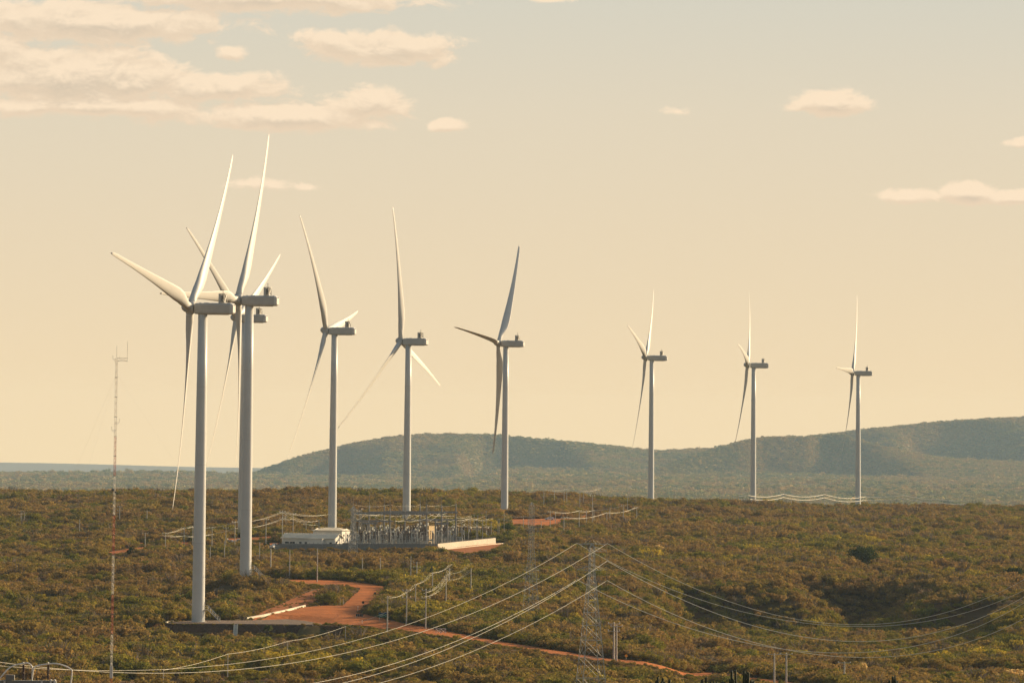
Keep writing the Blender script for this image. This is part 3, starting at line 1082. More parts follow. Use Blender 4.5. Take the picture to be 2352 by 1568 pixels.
for i in range(7):
    kind_obj('shrub_kind_%02d' % i, clump(480, 2.1, 2.3, .23, 20 + i, 4 + i % 4), stems_mb(12, 1.8, 2.3, 40 + i), 'scrub', src)
for i in range(2):                             # bare and twiggy
    kind_obj('shrub_kind_%02d' % (7 + i), clump(60, 1.7, 2.5, .24, 60 + i, 5), stems_mb(60, 1.9, 2.6, 70 + i, .05), 'scrub', src)
for i in range(4):
    kind_obj('far_shrub_kind_%02d' % i, clump(70, 2.6, 2.6, .62, 80 + i, 5), stems_mb(0, 1, 1, 1), 'farscrub', src_far)


def scatter(name, pts, rot, scl, kind, coll, nk, label):
    me = bpy.data.meshes.new(name)
    me.vertices.add(len(pts))
    me.vertices.foreach_set('co', np.asarray(pts, np.float32).ravel())
    for nm, typ, val in (('turn', 'FLOAT', rot), ('size', 'FLOAT_VECTOR', scl), ('which', 'INT', kind)):
        at = me.attributes.new(nm, typ, 'POINT')
        at.data.foreach_set('vector' if typ == 'FLOAT_VECTOR' else 'value', np.asarray(val).ravel())
    me.update()
    o = bpy.data.objects.new(name, me)
    COL.objects.link(o)
    tag(o, label, None, None, 'stuff')
    ng = bpy.data.node_groups.new(name + '_nodes', 'GeometryNodeTree')
    ng.interface.new_socket('Geometry', in_out='INPUT', socket_type='NodeSocketGeometry')
    ng.interface.new_socket('Geometry', in_out='OUTPUT', socket_type='NodeSocketGeometry')
    N = ng.nodes; Lk = ng.links
    gi = N.new('NodeGroupInput'); go = N.new('NodeGroupOutput')
    ci = N.new('GeometryNodeCollectionInfo')
    ci.inputs['Collection'].default_value = coll
    ci.inputs['Separate Children'].default_value = True
    ci.inputs['Reset Children'].default_value = True
    iop = N.new('GeometryNodeInstanceOnPoints')
    iop.inputs['Pick Instance'].default_value = True
    def attr(nm, dt):
        a = N.new('GeometryNodeInputNamedAttribute'); a.data_type = dt
        a.inputs['Name'].default_value = nm
        return a.outputs[0]
    cx = N.new('ShaderNodeCombineXYZ')
    Lk.new(attr('turn', 'FLOAT'), cx.inputs[2])
    er = N.new('FunctionNodeEulerToRotation')
    Lk.new(cx.outputs[0], er.inputs[0])
    Lk.new(gi.outputs[0], iop.inputs['Points'])
    Lk.new(ci.outputs[0], iop.inputs['Instance'])
    Lk.new(attr('which', 'INT'), iop.inputs['Instance Index'])
    Lk.new(er.outputs[0], iop.inputs['Rotation'])
    Lk.new(attr('size', 'FLOAT_VECTOR'), iop.inputs['Scale'])
    Lk.new(iop.outputs[0], go.inputs[0])
    md = o.modifiers.new('scatter', 'NODES')
    md.node_group = ng
    return o


SPOTS = []                                     # keep clear round single things: (x, y, r)
for (X, Y, zb, zh) in tinfo: SPOTS.append((X, Y, 3.5))


def near_points(n, y0, y1, um, pw=2.0):
    Y = (nr.uniform(y0 ** pw, y1 ** pw, n)) ** (1 / pw)
    u = nr.uniform(-um, um, n)
    return u * Y, Y


def build_scrub():
    X, Y = near_points(112000, 1080, 3750, 0.097, 1.75)
    cd = clear_dist(X, Y)
    keep = cd > 2.2
    for (sx, sy, r_) in SPOTS:
        keep &= np.hypot(X - sx, np.where(Y < sy, (Y - sy) / (6.0 if r_ != 3.5 else 1.5), Y - sy)) > r_
    X, Y, cd = X[keep], Y[keep], cd[keep]
    # thickets and gaps
    g = np.sin(X / 19 + 2 * np.sin(Y / 47)) + np.sin(Y / 33 + 1.5 * np.sin(X / 29)) + .6 * np.sin(X / 7.3 + Y / 12.1)
    keep = nr.uniform(0, 1, len(X)) < np.clip(.78 + .22 * g, .3, 1)
    X, Y, cd, g = X[keep], Y[keep], cd[keep], g[keep]
    # more of them on the steep bank of the hollow and along the edges of clearings
    bx_, by_ = near_points(26000, 1850, 2350, 0.097, 1.0)
    m = np.abs(zg(bx_, by_ + 5) - zg(bx_, by_ - 5)) > 2.2
    m |= (bx_ / by_ > 0.018) & (bx_ / by_ < 0.058) & (by_ < 2250)
    ex_, ey_ = near_points(260000, 1120, 2900, 0.085, 1.4)
    ecd = clear_dist(ex_, ey_)
    m2 = (ecd > 1.5) & (ecd < 16) & (nr.uniform(0, 1, len(ex_)) < .5)
    for (sx, sy, r_) in SPOTS: m2 &= np.hypot(ex_ - sx, ey_ - sy) > r_
    X = np.concatenate([X, bx_[m], ex_[m2]]); Y = np.concatenate([Y, by_[m], ey_[m2]]); g = np.concatenate([g, np.zeros(m.sum() + m2.sum())])
    cd = clear_dist(X, Y)
    wx_ = nr.uniform(CLEAR['bank'][:, 0].min(), CLEAR['bank'][:, 0].max() + 30, 1500); wy_ = nr.uniform(CLEAR['bank'][:, 1].min(), CLEAR['bank'][:, 1].max(), 1500)
    wk = inside(CLEAR['bank'], wx_, wy_) & (nr.uniform(0, 1, 1500) < .35)
    vx_, vy_ = near_points(90000, 1120, 2300, 0.085, 1.2)
    vd = clear_dist(vx_, vy_); vk = (vd > 0) & (vd < 2.4)
    n0 = len(X)
    X = np.concatenate([X, wx_[wk], vx_[vk]]); Y = np.concatenate([Y, wy_[wk], vy_[vk]]); cd = np.concatenate([cd, np.zeros(wk.sum() + vk.sum())]); g = np.concatenate([g, np.zeros(wk.sum() + vk.sum())])
    Z = zg(X, Y) - .1
    s = (0.70 + .36 * nr.gamma(2.0, .5, len(X))) * (1 + .14 * g)
    s = np.clip(s, .5, 1.9)
    # lower growth on the near side of roads and clearings
    fr = np.minimum.reduce([clear_dist(X * (1 + k_ / Y), Y + k_) for k_ in (4, 12, 22, 34, 46)])
    s *= np.where(fr < 1.5, .36, 1.0) * np.clip(.62 + cd / 14, .62, 1)
    s *= np.clip(1.0 + (Y - 2000) / 5000, .95, 1.25)
    s[n0:] = nr.uniform(.12, .3, len(s) - n0)          # tufts and weeds on the bank and verges
    sc = np.stack([s * nr.uniform(.85, 1.3, len(X)), s * nr.uniform(.85, 1.3, len(X)), s * nr.uniform(.75, 1.15, len(X))], 1)
    k = nr.choice(9, len(X), p=[.13] * 7 + [.045, .045])
    print('scrub', len(X))
    scatter('scrub', np.stack([X, Y, Z], 1), nr.uniform(0, 6.28, len(X)), sc, k, src, 9, 'dry olive and brown thorn scrub covering the whole plateau')
    # beyond the edge of the plateau
    X, Y = near_points(60000, 8800, 18200, 0.1, 1.6)
    Z = zfar(X, Y) - .2
    pts = [np.stack([X, Y, Z], 1)]
    for Hh, dn in ((H1, 48000), (H2, 30000), (H3, 42000)):
        nv, n, _ = Hh.shape
        i = nr.uniform(0, nv * .72, dn); j = nr.uniform(0, n - 1.001, dn)
        i0 = i.astype(int); j0 = j.astype(int)
        fi = (i - i0)[:, None]; fj = (j - j0)[:, None]
        a = Hh[i0, j0] * (1 - fi) + Hh[i0 + 1, j0] * fi
        b = Hh[i0, j0 + 1] * (1 - fi) + Hh[i0 + 1, j0 + 1] * fi
        pts.append(a * (1 - fj) + b * fj - np.array([0, 0, .3]))
    pts = np.concatenate(pts)
    s = np.clip(.6 + .5 * nr.gamma(2, .5, len(pts)), .6, 2.6)
    s *= 2.0; s[60000:] *= .75
    sc = np.stack([s * nr.uniform(.9, 1.5, len(s)), s * nr.uniform(.9, 1.5, len(s)), s * nr.uniform(.7, 1.1, len(s))], 1)
    scatter('distant_scrub', pts, nr.uniform(0, 6.28, len(s)), sc, nr.randint(0, 4, len(s)), src_far, 4, 'hazy scrub and trees on the plain and hills beyond the turbines')


# @@OBJECTS-BEGIN
# ------------------------------------------------------------------ poles
def pole_proto(name, arms):
    r_ = empty(name, (0, 0, 0), None, 'utility pole')
    MB().rod((0, 0, -2.5), (0, 0, 9), .2, .13, 8).build('shaft', M['concrete'], r_)
    for i in range(arms):
        z = 8.75 - 1.7 * i
        a = MB().box((0, -.16, z), (2.2, .12, .16)).build('crossarm', M['concrete'], r_)
        for x in (-1.0, 0, 1.0):
            MB().lathe([(.05, 0), (.1, .08), (.06, .16), (.1, .22), (.04, .34)], 8, (x, -.16, z + .08)).build('insulator', M['porc_grey'], a)
    return r_


PP = [pole_proto('utility_pole', i) for i in range(3)]
PLACED = []


def pole(px, y0, y1, arms, label, group, lift=1.7, thick=1.0, rz=None):
    q = hit(px, y1, lift)
    s = proj(q)[2]
    g = gz(q[0], q[1])
    ztop = P(px, y0, s)[2]
    h = ztop - g
    o = copy_tree(PP[arms])
    o.location = (q[0], q[1], g)
    sh = h / 9.0
    o.scale = (thick, thick, sh)
    o.rotation_euler = (0, 0, rng.uniform(-.3, .3) if rz is None else rz)
    tag(o, label, 'utility pole', group)
    PLACED.append((px, s, y0))
    return o


def prow(lst, what, where, group, **kw):
    lst = sorted(lst, key=lambda t: t[0])
    for i, (px, y0, y1, arms) in enumerate(lst):
        pole(px, y0, y1, arms, '%s %s from the left %s' % (ORD[i], what, where), group, **kw)


def cv(fn, lst): return [(*fn(x, a), fn(x, b)[1], k) for (x, a, b, k) in lst]


prow(cv(C1, [(127, 522, 592, 2), (149, 533, 588, 1), (483, 570, 667, 0), (727, 492, 595, 2), (894, 520, 584, 1)]), 'lone concrete pole', 'in the scrub beyond the guyed mast', 'poles in the scrub at far left')
prow(cv(C1, [(1119, 620, 758, 2), (1170, 615, 755, 1), (1289, 620, 747, 1), (1373, 620, 745, 1), (1428, 585, 745, 1), (882, 655, 750, 1), (1005, 655, 762, 1), (1617, 570, 720, 1)]), 'line pole', 'in the row passing behind the two nearest turbines', 'poles passing behind the nearest turbines')
prow(cv(C1, [(1278, 735, 822, 0), (1365, 700, 830, 0), (1578, 710, 842, 0), (1647, 750, 890, 0)]) + cv(C2, [(155, 550, 732, 0), (298, 560, 742, 0), (507, 550, 765, 0), (847, 620, 750, 0), (982, 620, 772, 0), (1212, 610, 800, 0), (1258, 655, 802, 2)]),
     'plain grey pole', 'in the row in front of the substation wall', 'plain poles in front of the substation wall')
prow(cv(C2, [(243, 272, 500, 2), (324, 290, 445, 1), (270, 290, 385, 0), (422, 345, 445, 2), (520, 335, 445, 2), (615, 290, 440, 1)]), 'slim pole', 'rising behind the long white building', 'poles behind the white building')
CL = cv(C2, [(1035, 912, 1203, 0), (1180, 865, 1107, 2), (1325, 860, 1132, 2), (1248, 820, 1018, 0), (1376, 730, 935, 0), (1478, 770, 1005, 0), (1503, 700, 880, 0), (1667, 700, 887, 0)])
CLL = ['tall slim pole at the red road bend in front of the green sign', 'pole with two pale crossarms just right of the green road sign', 'stout pole with two bright crossarms nearest the white crossed gate',
       'slim bare pole between the two poles with crossarms', 'slim pole behind the stout double-armed pole', 'slim pole right of the stout double-armed pole', 'dark pole in the shade where the sagging wires meet', 'dark rightmost pole of the group above the road gate']
for (px, a, b, k), lb in zip(CL, CLL): pole(px, a, b, k, lb, 'poles by the road gate', 1.0)
prow(cv(C3, [(330, 105, 235, 1), (410, 98, 235, 1), (483, 110, 220, 0), (503, 105, 245, 1), (602, 115, 265, 1), (630, 112, 225, 1), (697, 152, 330, 1), (758, 95, 186, 1), (856, 128, 186, 0), (928, 165, 200, 1), (962, 160, 310, 1)]),
     'pole', 'on the rise behind the far red apron', 'poles on the rise behind the red apron')
prow(cv(C3, [(30, 290, 378, 0), (175, 310, 412, 1), (212, 330, 405, 0), (310, 345, 430, 0), (378, 270, 428, 1), (417, 275, 405, 0), (482, 315, 437, 1), (597, 265, 407, 1), (652, 262, 402, 0), (708, 265, 390, 1), (696, 262, 390, 0), (806, 280, 380, 1), (828, 245, 362, 0), (931, 225, 367, 1), (1031, 240, 360, 1)]),
     'pole', 'in the row in front of the far red apron', 'poles in front of the red apron')
prow(cv(C3, [(1802, 158, 220, 1), (1870, 150, 220, 1), (1975, 160, 208, 0)]) + cv(C4, [(252, 140, 238, 1), (312, 165, 212, 0), (562, 145, 236, 1), (873, 162, 242, 1), (1065, 195, 244, 0), (1157, 150, 244, 1), (1352, 190, 250, 0), (1452, 188, 257, 1), (1648, 188, 257, 1), (1200, 200, 246, 0), (1293, 205, 248, 0), (1415, 205, 252, 0), (1567, 208, 254, 0)]),
     'distant pole', 'of the plateau edge line at right', 'distant poles along the plateau edge', lift=1.2)
pole(*C3(1320, 120), C3(1320, 207)[1], 2, 'twin-armed distant pole standing alone between the two far turbines', 'distant poles along the plateau edge')
pole(*C3(858, 1113), C3(858, 1392)[1], 2, 'taller double-armed pole of the pair beside the red road right of the pylon', 'roadside poles', .3, 1.3, 0)
pole(*C3(878, 1132), C3(878, 1395)[1], 1, 'shorter single-armed pole of the pair beside the red road right of the pylon', 'roadside poles', .3, 1.3, 0)
prow(cv(C4, [(182, 1345, 1556, 1), (273, 1343, 1562, 1), (711, 1408, 1600, 1)]), 'pale pole', 'at the bottom right beside the end of the road', 'pale poles at lower right', lift=.4, rz=0, thick=1.3)
prow([(374.5, 1537, 1590, 0), (522.8, 1500, 1554, 0), (660, 1471, 1516, 0), (793, 1437, 1481, 0)], 'thin white post', 'in the low telephone line below the turbine pad', 'thin posts below the turbine pad', lift=1.0, thick=.6)
for p_ in PP:
    for ch in list(p_.children):
        for g_ in list(ch.children): bpy.data.objects.remove(g_)
        bpy.data.objects.remove(ch)
    bpy.data.objects.remove(p_)


# ------------------------------------------------------------------ wires
def wire(pts, sag, r, label, group, name='overhead_wire', cat='wire'):
    """one wire hung from point to point"""
    path = []
    for i in range(len(pts) - 1):
        a = np.array(pts[i]); b = np.array(pts[i + 1])
        n = 14
        L = min(np.linalg.norm(b - a), abs(b[0] - a[0]) * 1.6 + abs(b[2] - a[2]) + 3)
        for k in range(n + (i == len(pts) - 2)):
            t = k / n
            p = a + (b - a) * t
            p = p + np.array([0, 0, -sag * L * 4 * t * (1 - t)])
            path.append(p)
    o_ = path[0].copy()
    c = MB().tube([p - o_ for p in path], r, 4).build(name, M['wire'])
    c.location = tuple(o_)
    tag(c, label, cat, group)
    return c


def near_s(px):
    return min(PLACED, key=lambda t: abs(t[0] - px))[1]


def wrun(scr, sag, r, n, label, group, off=.9, ss=None):
    for j in range(n):
        k = j - (n - 1) / 2
        pts = []
        for (x, y) in scr:
            q = P(x, y, ss or near_s(x))
            pts.append((q[0] + off * k, q[1] + off * k * 1.5, q[2] + .12 * k))
        lb = label if n == 1 else '%s wire of the %s' % (['lowest', 'middle', 'highest'][j] if n == 3 else ['lower', 'upper'][j], label)
        wire(pts, sag, r, lb, group)


G1 = 'wires of the distribution lines'
wrun([(379, 1224), (422, 1212), (441.7, 1209), (486.6, 1211), (539, 1198), (648, 1175), (761, 1180), (812, 1188)], .035, .022, 3, 'long upper line passing behind the two nearest turbines', G1)
wrun([(379, 1228), (422, 1230), (486.6, 1226), (539, 1212), (648, 1191)], .035, .022, 3, 'lower line passing behind the two nearest turbines', G1)
wrun([(648, 1176), (702.6, 1197), (732.5, 1194)], .04, .022, 3, 'short line dipping behind the white roof', G1)
wrun([(648, 1190), (672.8, 1192), (732.5, 1205)], .04, .022, 2, 'lower line just above the white roof', G1)
wrun([C3(30, 300), C3(175, 312), C3(378, 272), C3(597, 267), C3(700, 264), C3(931, 228)], .035, .022, 3, 'upper line in front of the far red apron', G1)
wrun([C3(30, 330), C3(310, 347), C3(482, 317), C3(806, 282), C3(1031, 242)], .035, .022, 3, 'lower line in front of the far red apron', G1)
wrun([C3(330, 108), C3(503, 108), C3(602, 118), C3(758, 97)], .03, .022, 2, 'line on the rise behind the red apron', G1)
wrun([C3(330, 135), C3(503, 135), C3(602, 145)], .03, .022, 1, 'single wire slung lower on the rise behind the red apron', G1)
far_line = [C3(1802, 158), C3(1870, 152), C4(252, 142), C4(562, 145), C4(873, 162), C4(1157, 150), C4(1452, 184), C4(1648, 191)]
wrun(far_line, .03, .12, 2, 'topmost tier of the bright line along the plateau edge', G1, .4)
wrun([(x, y + 7.5) for x, y in far_line], .03, .12, 2, 'second tier of the bright line along the plateau edge', G1, .4)
G2 = 'wires of the poles by the road gate'
wrun([C2(1035, 915), C2(1180, 880), C2(1248, 822), C2(1376, 733), C2(1515, 672)], .07, .014, 3, 'line climbing from the bend of the road', G2, .5)
wrun([C2(1327, 885), C2(1478, 765), C2(1503, 705)], .09, .014, 3, 'upper line sagging from the stout double-armed pole', G2, .5)
wrun([C2(1327, 915), C2(1478, 800), C2(1503, 735)], .10, .014, 3, 'lower line sagging from the stout double-armed pole', G2, .5)
wrun([C2(1503, 738), C2(1667, 660)], .10, .014, 3, 'upper line between the two dark poles', G2, .6)
wrun([C2(1503, 785), C2(1667, 708)], .10, .014, 3, 'lower line between the two dark poles', G2, .6)
wrun([(170, 1539), (374.5, 1538), (522.8, 1501), (660, 1472), (793, 1438), (889, 1404)], .02, .025, 1, 'thin telephone wire along the white posts below the pad', 'low telephone line')


def screen_wire(obs, x0, x1, s0, s1, r, label, group, deg=3):
    """a long span: its plan is a straight line, its hang follows the measured curve"""
    xs = np.array([o_[0] for o_ in obs]); ys = np.array([o_[1] for o_ in obs])
    c = np.polyfit((xs - 1176) / 1000, ys, deg)
    px = np.linspace(x0, x1, 60)
    py = np.polyval(c, (px - 1176) / 1000)
    ss = np.interp(px, sorted([x0, x1]), [s0, s1] if x0 < x1 else [s1, s0])
    pts = [P(a, b, s_) for a, b, s_ in zip(px, py, ss)]
    o0 = pts[0].copy()
    w_ = MB().tube([p - o0 for p in pts], r, 5).build('transmission_conductor', M['wire'])
    w_.location = tuple(o0)
    return tag(w_, label, 'power line', group)


GL, GR = 'conductors left of the lattice pylon', 'conductors right of the lattice pylon'
A1, A2, B2, D1_, D2_ = C6(278, 108), C6(595, 108), C6(597, 290), C6(280, 490), C6(595, 495)
SP = 11.2
screen_wire([A1, C2(1034, 1180), (650, 1504), (415, 1536), (162, 1536.8), (0, 1528)], -120, A1[0], 13, SP, .03, 'thinnest left-hand span, from the left tip of the top crossarm', GL)
screen_wire([A2, (1206, 1355), C2(1034, 1260), (574, 1532.9), (415, 1543), (162, 1540.6), (0, 1518)], -120, A2[0], 13, SP, .035, 'bright left-hand span from the right tip of the top crossarm', GL)
screen_wire([B2, (1263, 1371.6), (1206, 1404.5), (1148, 1434), (1000, 1500), (787, 1568)], 300, B2[0], 12.6, SP, .036, 'left-hand span hung from the middle crossarm of the pylon', GL, 2)
screen_wire([D1_, (1263, 1367), (1206, 1398), (1148, 1427), (1000, 1490), (720, 1568)], 300, D1_[0], 12.6, SP, .036, 'left-hand span hung from the left tip of the lowest crossarm', GL, 2)
screen_wire([D2_, (1263, 1410), (1206, 1441), (1148, 1467.6), (1000, 1526), (889, 1564)], 400, D2_[0], 12.4, SP, .036, 'lowest left-hand span hung from the right tip of the lowest crossarm', GL, 2)
screen_wire([A2, C3(2072, 1050), C4(0, 1000), C4(700, 1127), C4(880, 1127), C4(1400, 1050), C4(2068, 787)], A2[0], 2560, SP, 11.7, .038, 'highest right-hand span, from the right tip of the top crossarm', GR)
screen_wire([A1, C6(400, 170), C6(600, 290), C6(1044, 495), C4(0, 1045), C4(400, 1110), C4(880, 1138), C4(1400, 1090), C4(2068, 868)], A1[0], 2560, SP, 11.7, .038, 'right-hand span crossing behind the pylon from its top left tip', GR, 4)
screen_wire([B2, C6(1044, 540), C4(0, 1128), C4(500, 1230), C4(860, 1248), C4(1400, 1190), C4(2068, 915)], B2[0], 2560, SP, 11.7, .05, 'right-hand span hung from the middle crossarm', GR)
screen_wire([D1_, C6(500, 600), C6(1044, 845), C4(0, 1275), C4(400, 1325), C4(700, 1338), C4(1100, 1300), C4(1400, 1260), C4(2068, 960)], D1_[0], 2560, SP, 11.7, .05, 'right-hand span hung from the left tip of the lowest crossarm', GR, 4)
screen_wire([D2_, C6(1044, 735), C4(0, 1252), C4(400, 1335), C4(880, 1374), C4(1400, 1320), C4(2068, 1080)], D2_[0], 2560, SP, 11.7, .05, 'lowest right-hand span hung from the right tip of the lowest crossarm', GR, 4)


# ------------------------------------------------------------------ lattice towers
def lattice_tower(px, ytop, s, levels, rz, label, rod=.07, arms=(), ext=0.0, material='lattice', group=None, base_z=None):
    """levels: [(height fraction, half width)]; arms: [(z, reach left, reach right, string length left, right)]"""
    q = P(px, ytop, s)
    g = gz(q[0], q[1]) if base_z is None else base_z
    Hh = q[2] - g
    root = empty('lattice_tower', (q[0], q[1], g), label, 'pylon', group, rz)
    zs_ = [l[0] * Hh for l in levels]; hw = [l[1] for l in levels]
    wid = lambda z: float(np.interp(z, zs_, hw))
    cs = [(-1, -1), (1, -1), (1, 1), (-1, 1)]
    for sx, sy in cs:
        m_ = MB()
        for i in range(len(zs_) - 1):
            a, b = hw[i], hw[i + 1]
            m_.rod((sx * a, sy * a, zs_[i] - (.6 if i == 0 else 0)), (sx * b, sy * b, zs_[i + 1]), rod, rod, 4)
        m_.build('leg', M[material], root)
    # panels of bracing
    z = 0.0
    br = [MB() for _ in range(4)]
    while z < zs_[-1] - .3:
        w0 = wid(z)
        st = max(1.0, w0 * 1.75)
        z1 = min(z + st, zs_[-1])
        w1 = wid(z1)
        for k in range(4):
            (ax, ay), (bx, by) = cs[k], cs[(k + 1) % 4]
            p = lambda c, w_, zz: (c[0] * w_, c[1] * w_, zz)
            br[k].rod(p((ax, ay), w0, z), p((bx, by), w1, z1), rod * .55, rod * .55, 3, False)
            br[k].rod(p((bx, by), w0, z), p((ax, ay), w1, z1), rod * .55, rod * .55, 3, False)
            if w0 > .9:
                br[k].rod(p((ax, ay), w1, z1), p((bx, by), w1, z1), rod * .6, rod * .6, 3, False)
                wm = (w0 + w1) / 2; zm = (z + z1) / 2
                for (c, d) in (((ax, ay), (bx, by)), ((bx, by), (ax, ay))):
                    m1 = (c[0] * wm, c[1] * wm, zm)
                    m2 = (c[0] * w0 * .5 + d[0] * w0 * .0 + (c[0] * w0 * .0), c[1] * wm * .75 + d[1] * wm * .25, zm)
                    e1 = (c[0] * w0 * .75 + d[0] * w0 * .25, c[1] * w0 * .75 + d[1] * w0 * .25, z + (z1 - z) * .25)
                    br[k].rod(m1, e1, rod * .4, rod * .4, 3, False)
        z = z1
    for k in range(4): br[k].build('bracing', M[material], root)
    for (z, rl, rr, sl, sr_) in arms:
        for sg, rch, st in ((-1, rl, sl), (1, rr, sr_)):
            if rch <= 0: continue
            w_ = wid(z)
            m_ = MB()
            tip = (sg * rch, 0, z + .05)
            for sy in (-1, 1):
                m_.rod((sg * w_, sy * w_, z), tip, rod * .6, rod * .5, 4)
                m_.rod((sg * w_, sy * w_, z + .9 if z + .9 < Hh else Hh), tip, rod * .5, rod * .4, 4)
            for f in (.3, .6):
                m_.rod((sg * (w_ + (rch - w_) * f), -w_ * (1 - f), z), (sg * (w_ + (rch - w_) * f), w_ * (1 - f), z), rod * .4, rod * .4, 3)
                m_.rod((sg * (w_ + (rch - w_) * f), 0, z), (sg * (w_ + (rch - w_) * (f - .3)), 0, z + .9 * (1.3 - f)), rod * .4, rod * .4, 3)
            arm = m_.build('crossarm', M[material], root)
            if st > 0:
                i_ = MB()
                i_.rod((tip[0], 0, z), (tip[0], 0, z - st), .03, .03, 4)
                for kk in range(int(st / .17)):
                    i_.lathe([(.03, 0), (.12, .03), (.03, .07)], 7, (tip[0], 0, z - .15 - kk * .17))
                i_.build('insulator_string', M['porcelain'], arm)
    return root, Hh


# the near pylon
qz = P(1359.6, 1247, SP)
gzp = gz(qz[0], qz[1])
HP = qz[2] - gzp
zpy = lambda cy: qz[2] - gzp - ((1223.1 + cy / 4.545) - 1247) / SP
reach = 158 / 4.545 / SP / math.cos(R(17))
lattice_tower(1359.6, 1247, SP, [(0, 2.8), (1 - (385 / 4.545 - 24) / SP / HP, .52), (1 - 1.0 / HP, .48), (1.0, .06)], R(17),
              'tall steel lattice pylon in the foreground that carries the long sagging conductors', .075,
              [(zpy(120), reach, reach, 0, 0), (zpy(190), 0, reach, 0, 100 / 4.545 / SP), (zpy(385), reach, reach, 105 / 4.545 / SP, 110 / 4.545 / SP)])
# warning lamp seen dark at the top left of the pylon
lattice_tower(1221.5, 1153, 8.4, [(0, 1.9), (.62, .55), (.97, .5), (1, .08)], R(30), 'dim slender lattice pylon standing in front of the red apron', .05, [(14.0, 2.6, 2.6, .9, .9), (11.6, 2.6, 2.6, .9, .9)], material='galv')
lattice_tower(812, 1163.5, 6.15, [(0, 1.5), (.6, .75), (.97, .7), (1, .1)], R(20), 'dark lattice tower at the left end of the substation gantries', .09, [(15.3, 2.6, 2.6, 0, 0), (12.4, 1.9, 1.9, .8, .8)], material='galv')
lattice_tower(828, 1170, 6.0, [(0, 1.2), (.6, .6), (.97, .55), (1, .1)], R(5), 'slimmer lattice tower just behind the first at the substation', .08, [(13.5, 2.2, 2.2, 0, 0)], material='galv')

# ------------------------------------------------------------------ guyed measuring mast
SM = 14.0
mt = P(268, 822, SM)
gm = gz(mt[0], mt[1])
HM = mt[2] - gm
root = empty('guyed_mast', (mt[0], mt[1], gm), 'tall thin red and white guyed measuring mast at the left', 'mast')
nsec = int(HM / 3.2)
tri = [(0, .19), (-.165, -.1), (.165, -.1)]
for k in range(nsec + 1):
    z0 = HM - (k + 1) * 3.2; z1 = HM - k * 3.2
    z0 = max(z0, -.5)
    m_ = MB()
    for i in range(3):
        a = tri[i]; b = tri[(i + 1) % 3]
        m_.rod((*a, z0), (*a, z1), .026, .026, 4)
        n = 5
        for j in range(n):
            za = z0 + (z1 - z0) * j / n; zb = z0 + (z1 - z0) * (j + 1) / n
            m_.rod((*(a if j % 2 else b), za), (*(b if j % 2 else a), zb), .013, .013, 3, False)
    m_.build('mast_section', M['red'] if (k // 2) % 2 == 0 and k > 1 else M['mwhite'], root)
    MB().box((0, 0.02, z0 + .04), (.44, .4, .07)).build('joint_plate', M['dark'], root)
    if z0 <= 0: break
up = lambda y: mt[2] - gm - (y - 822) / SM
def antenna(m_, nm, mm='galv'): m_.build(nm, M[mm], root)
antenna(MB().rod((0, 0, HM), (0, 0, up(794)), .03), 'whip_antenna')
bm_ = MB()
for z_ in (up(822), up(829)): bm_.rod((0, 0, z_), (1.75, 0, z_), .025)
bm_.rod((.1, 0, up(822)), (1.7, 0, up(829)), .018).rod((.1, 0, up(829)), (1.7, 0, up(822)), .018).rod((1.75, 0, up(831)), (1.75, 0, up(783)), .028)
bm_.rod((.5, 0, up(822)), (.5, 0, up(817)), .02)
antenna(bm_, 'side_boom')
for (yy, sg) in ((825, -1), (969, 1), (987, -1)):
    z_ = up(yy)
    antenna(MB().rod((0, 0, z_), (sg * .62, 0, z_), .025).rod((sg * .62, 0, z_), (sg * .62, 0, z_ + .5), .025).rod((sg * .5, 0, z_), (sg * .1, 0, z_ - .55), .018).box((sg * .62, 0, z_ + .52), (.14, .1, .06)), 'instrument_arm')
antenna(MB().box((-.25, -.15, up(1122)), (.4, .3, .3)).box((.22, -.1, up(1127)), (.25, .25, .22)), 'equipment_box', 'dark')
antenna(MB().box((0, -.2, up(1535)), (.5, .25, 1.9)), 'control_cabinet', 'mwhite')
for a in (10, 130, 250):
    for zf in (.96, .72, .48, .24):
        g_ = MB().rod((0, 0, HM * zf), (42 * math.cos(R(a)), 42 * math.sin(R(a)), 0), .005, .005, 3)
        g_.build('guy_wire', M['galv'], root)

# ------------------------------------------------------------------ substation
YS = []
wa, wb, wc = (_hit(base0, 632, 1262), _hit(base0, 1005, 1262), _hit(base0, 1138, 1248))
HWALL = 2.25


def yard_z(x, y): return gz(x, y)


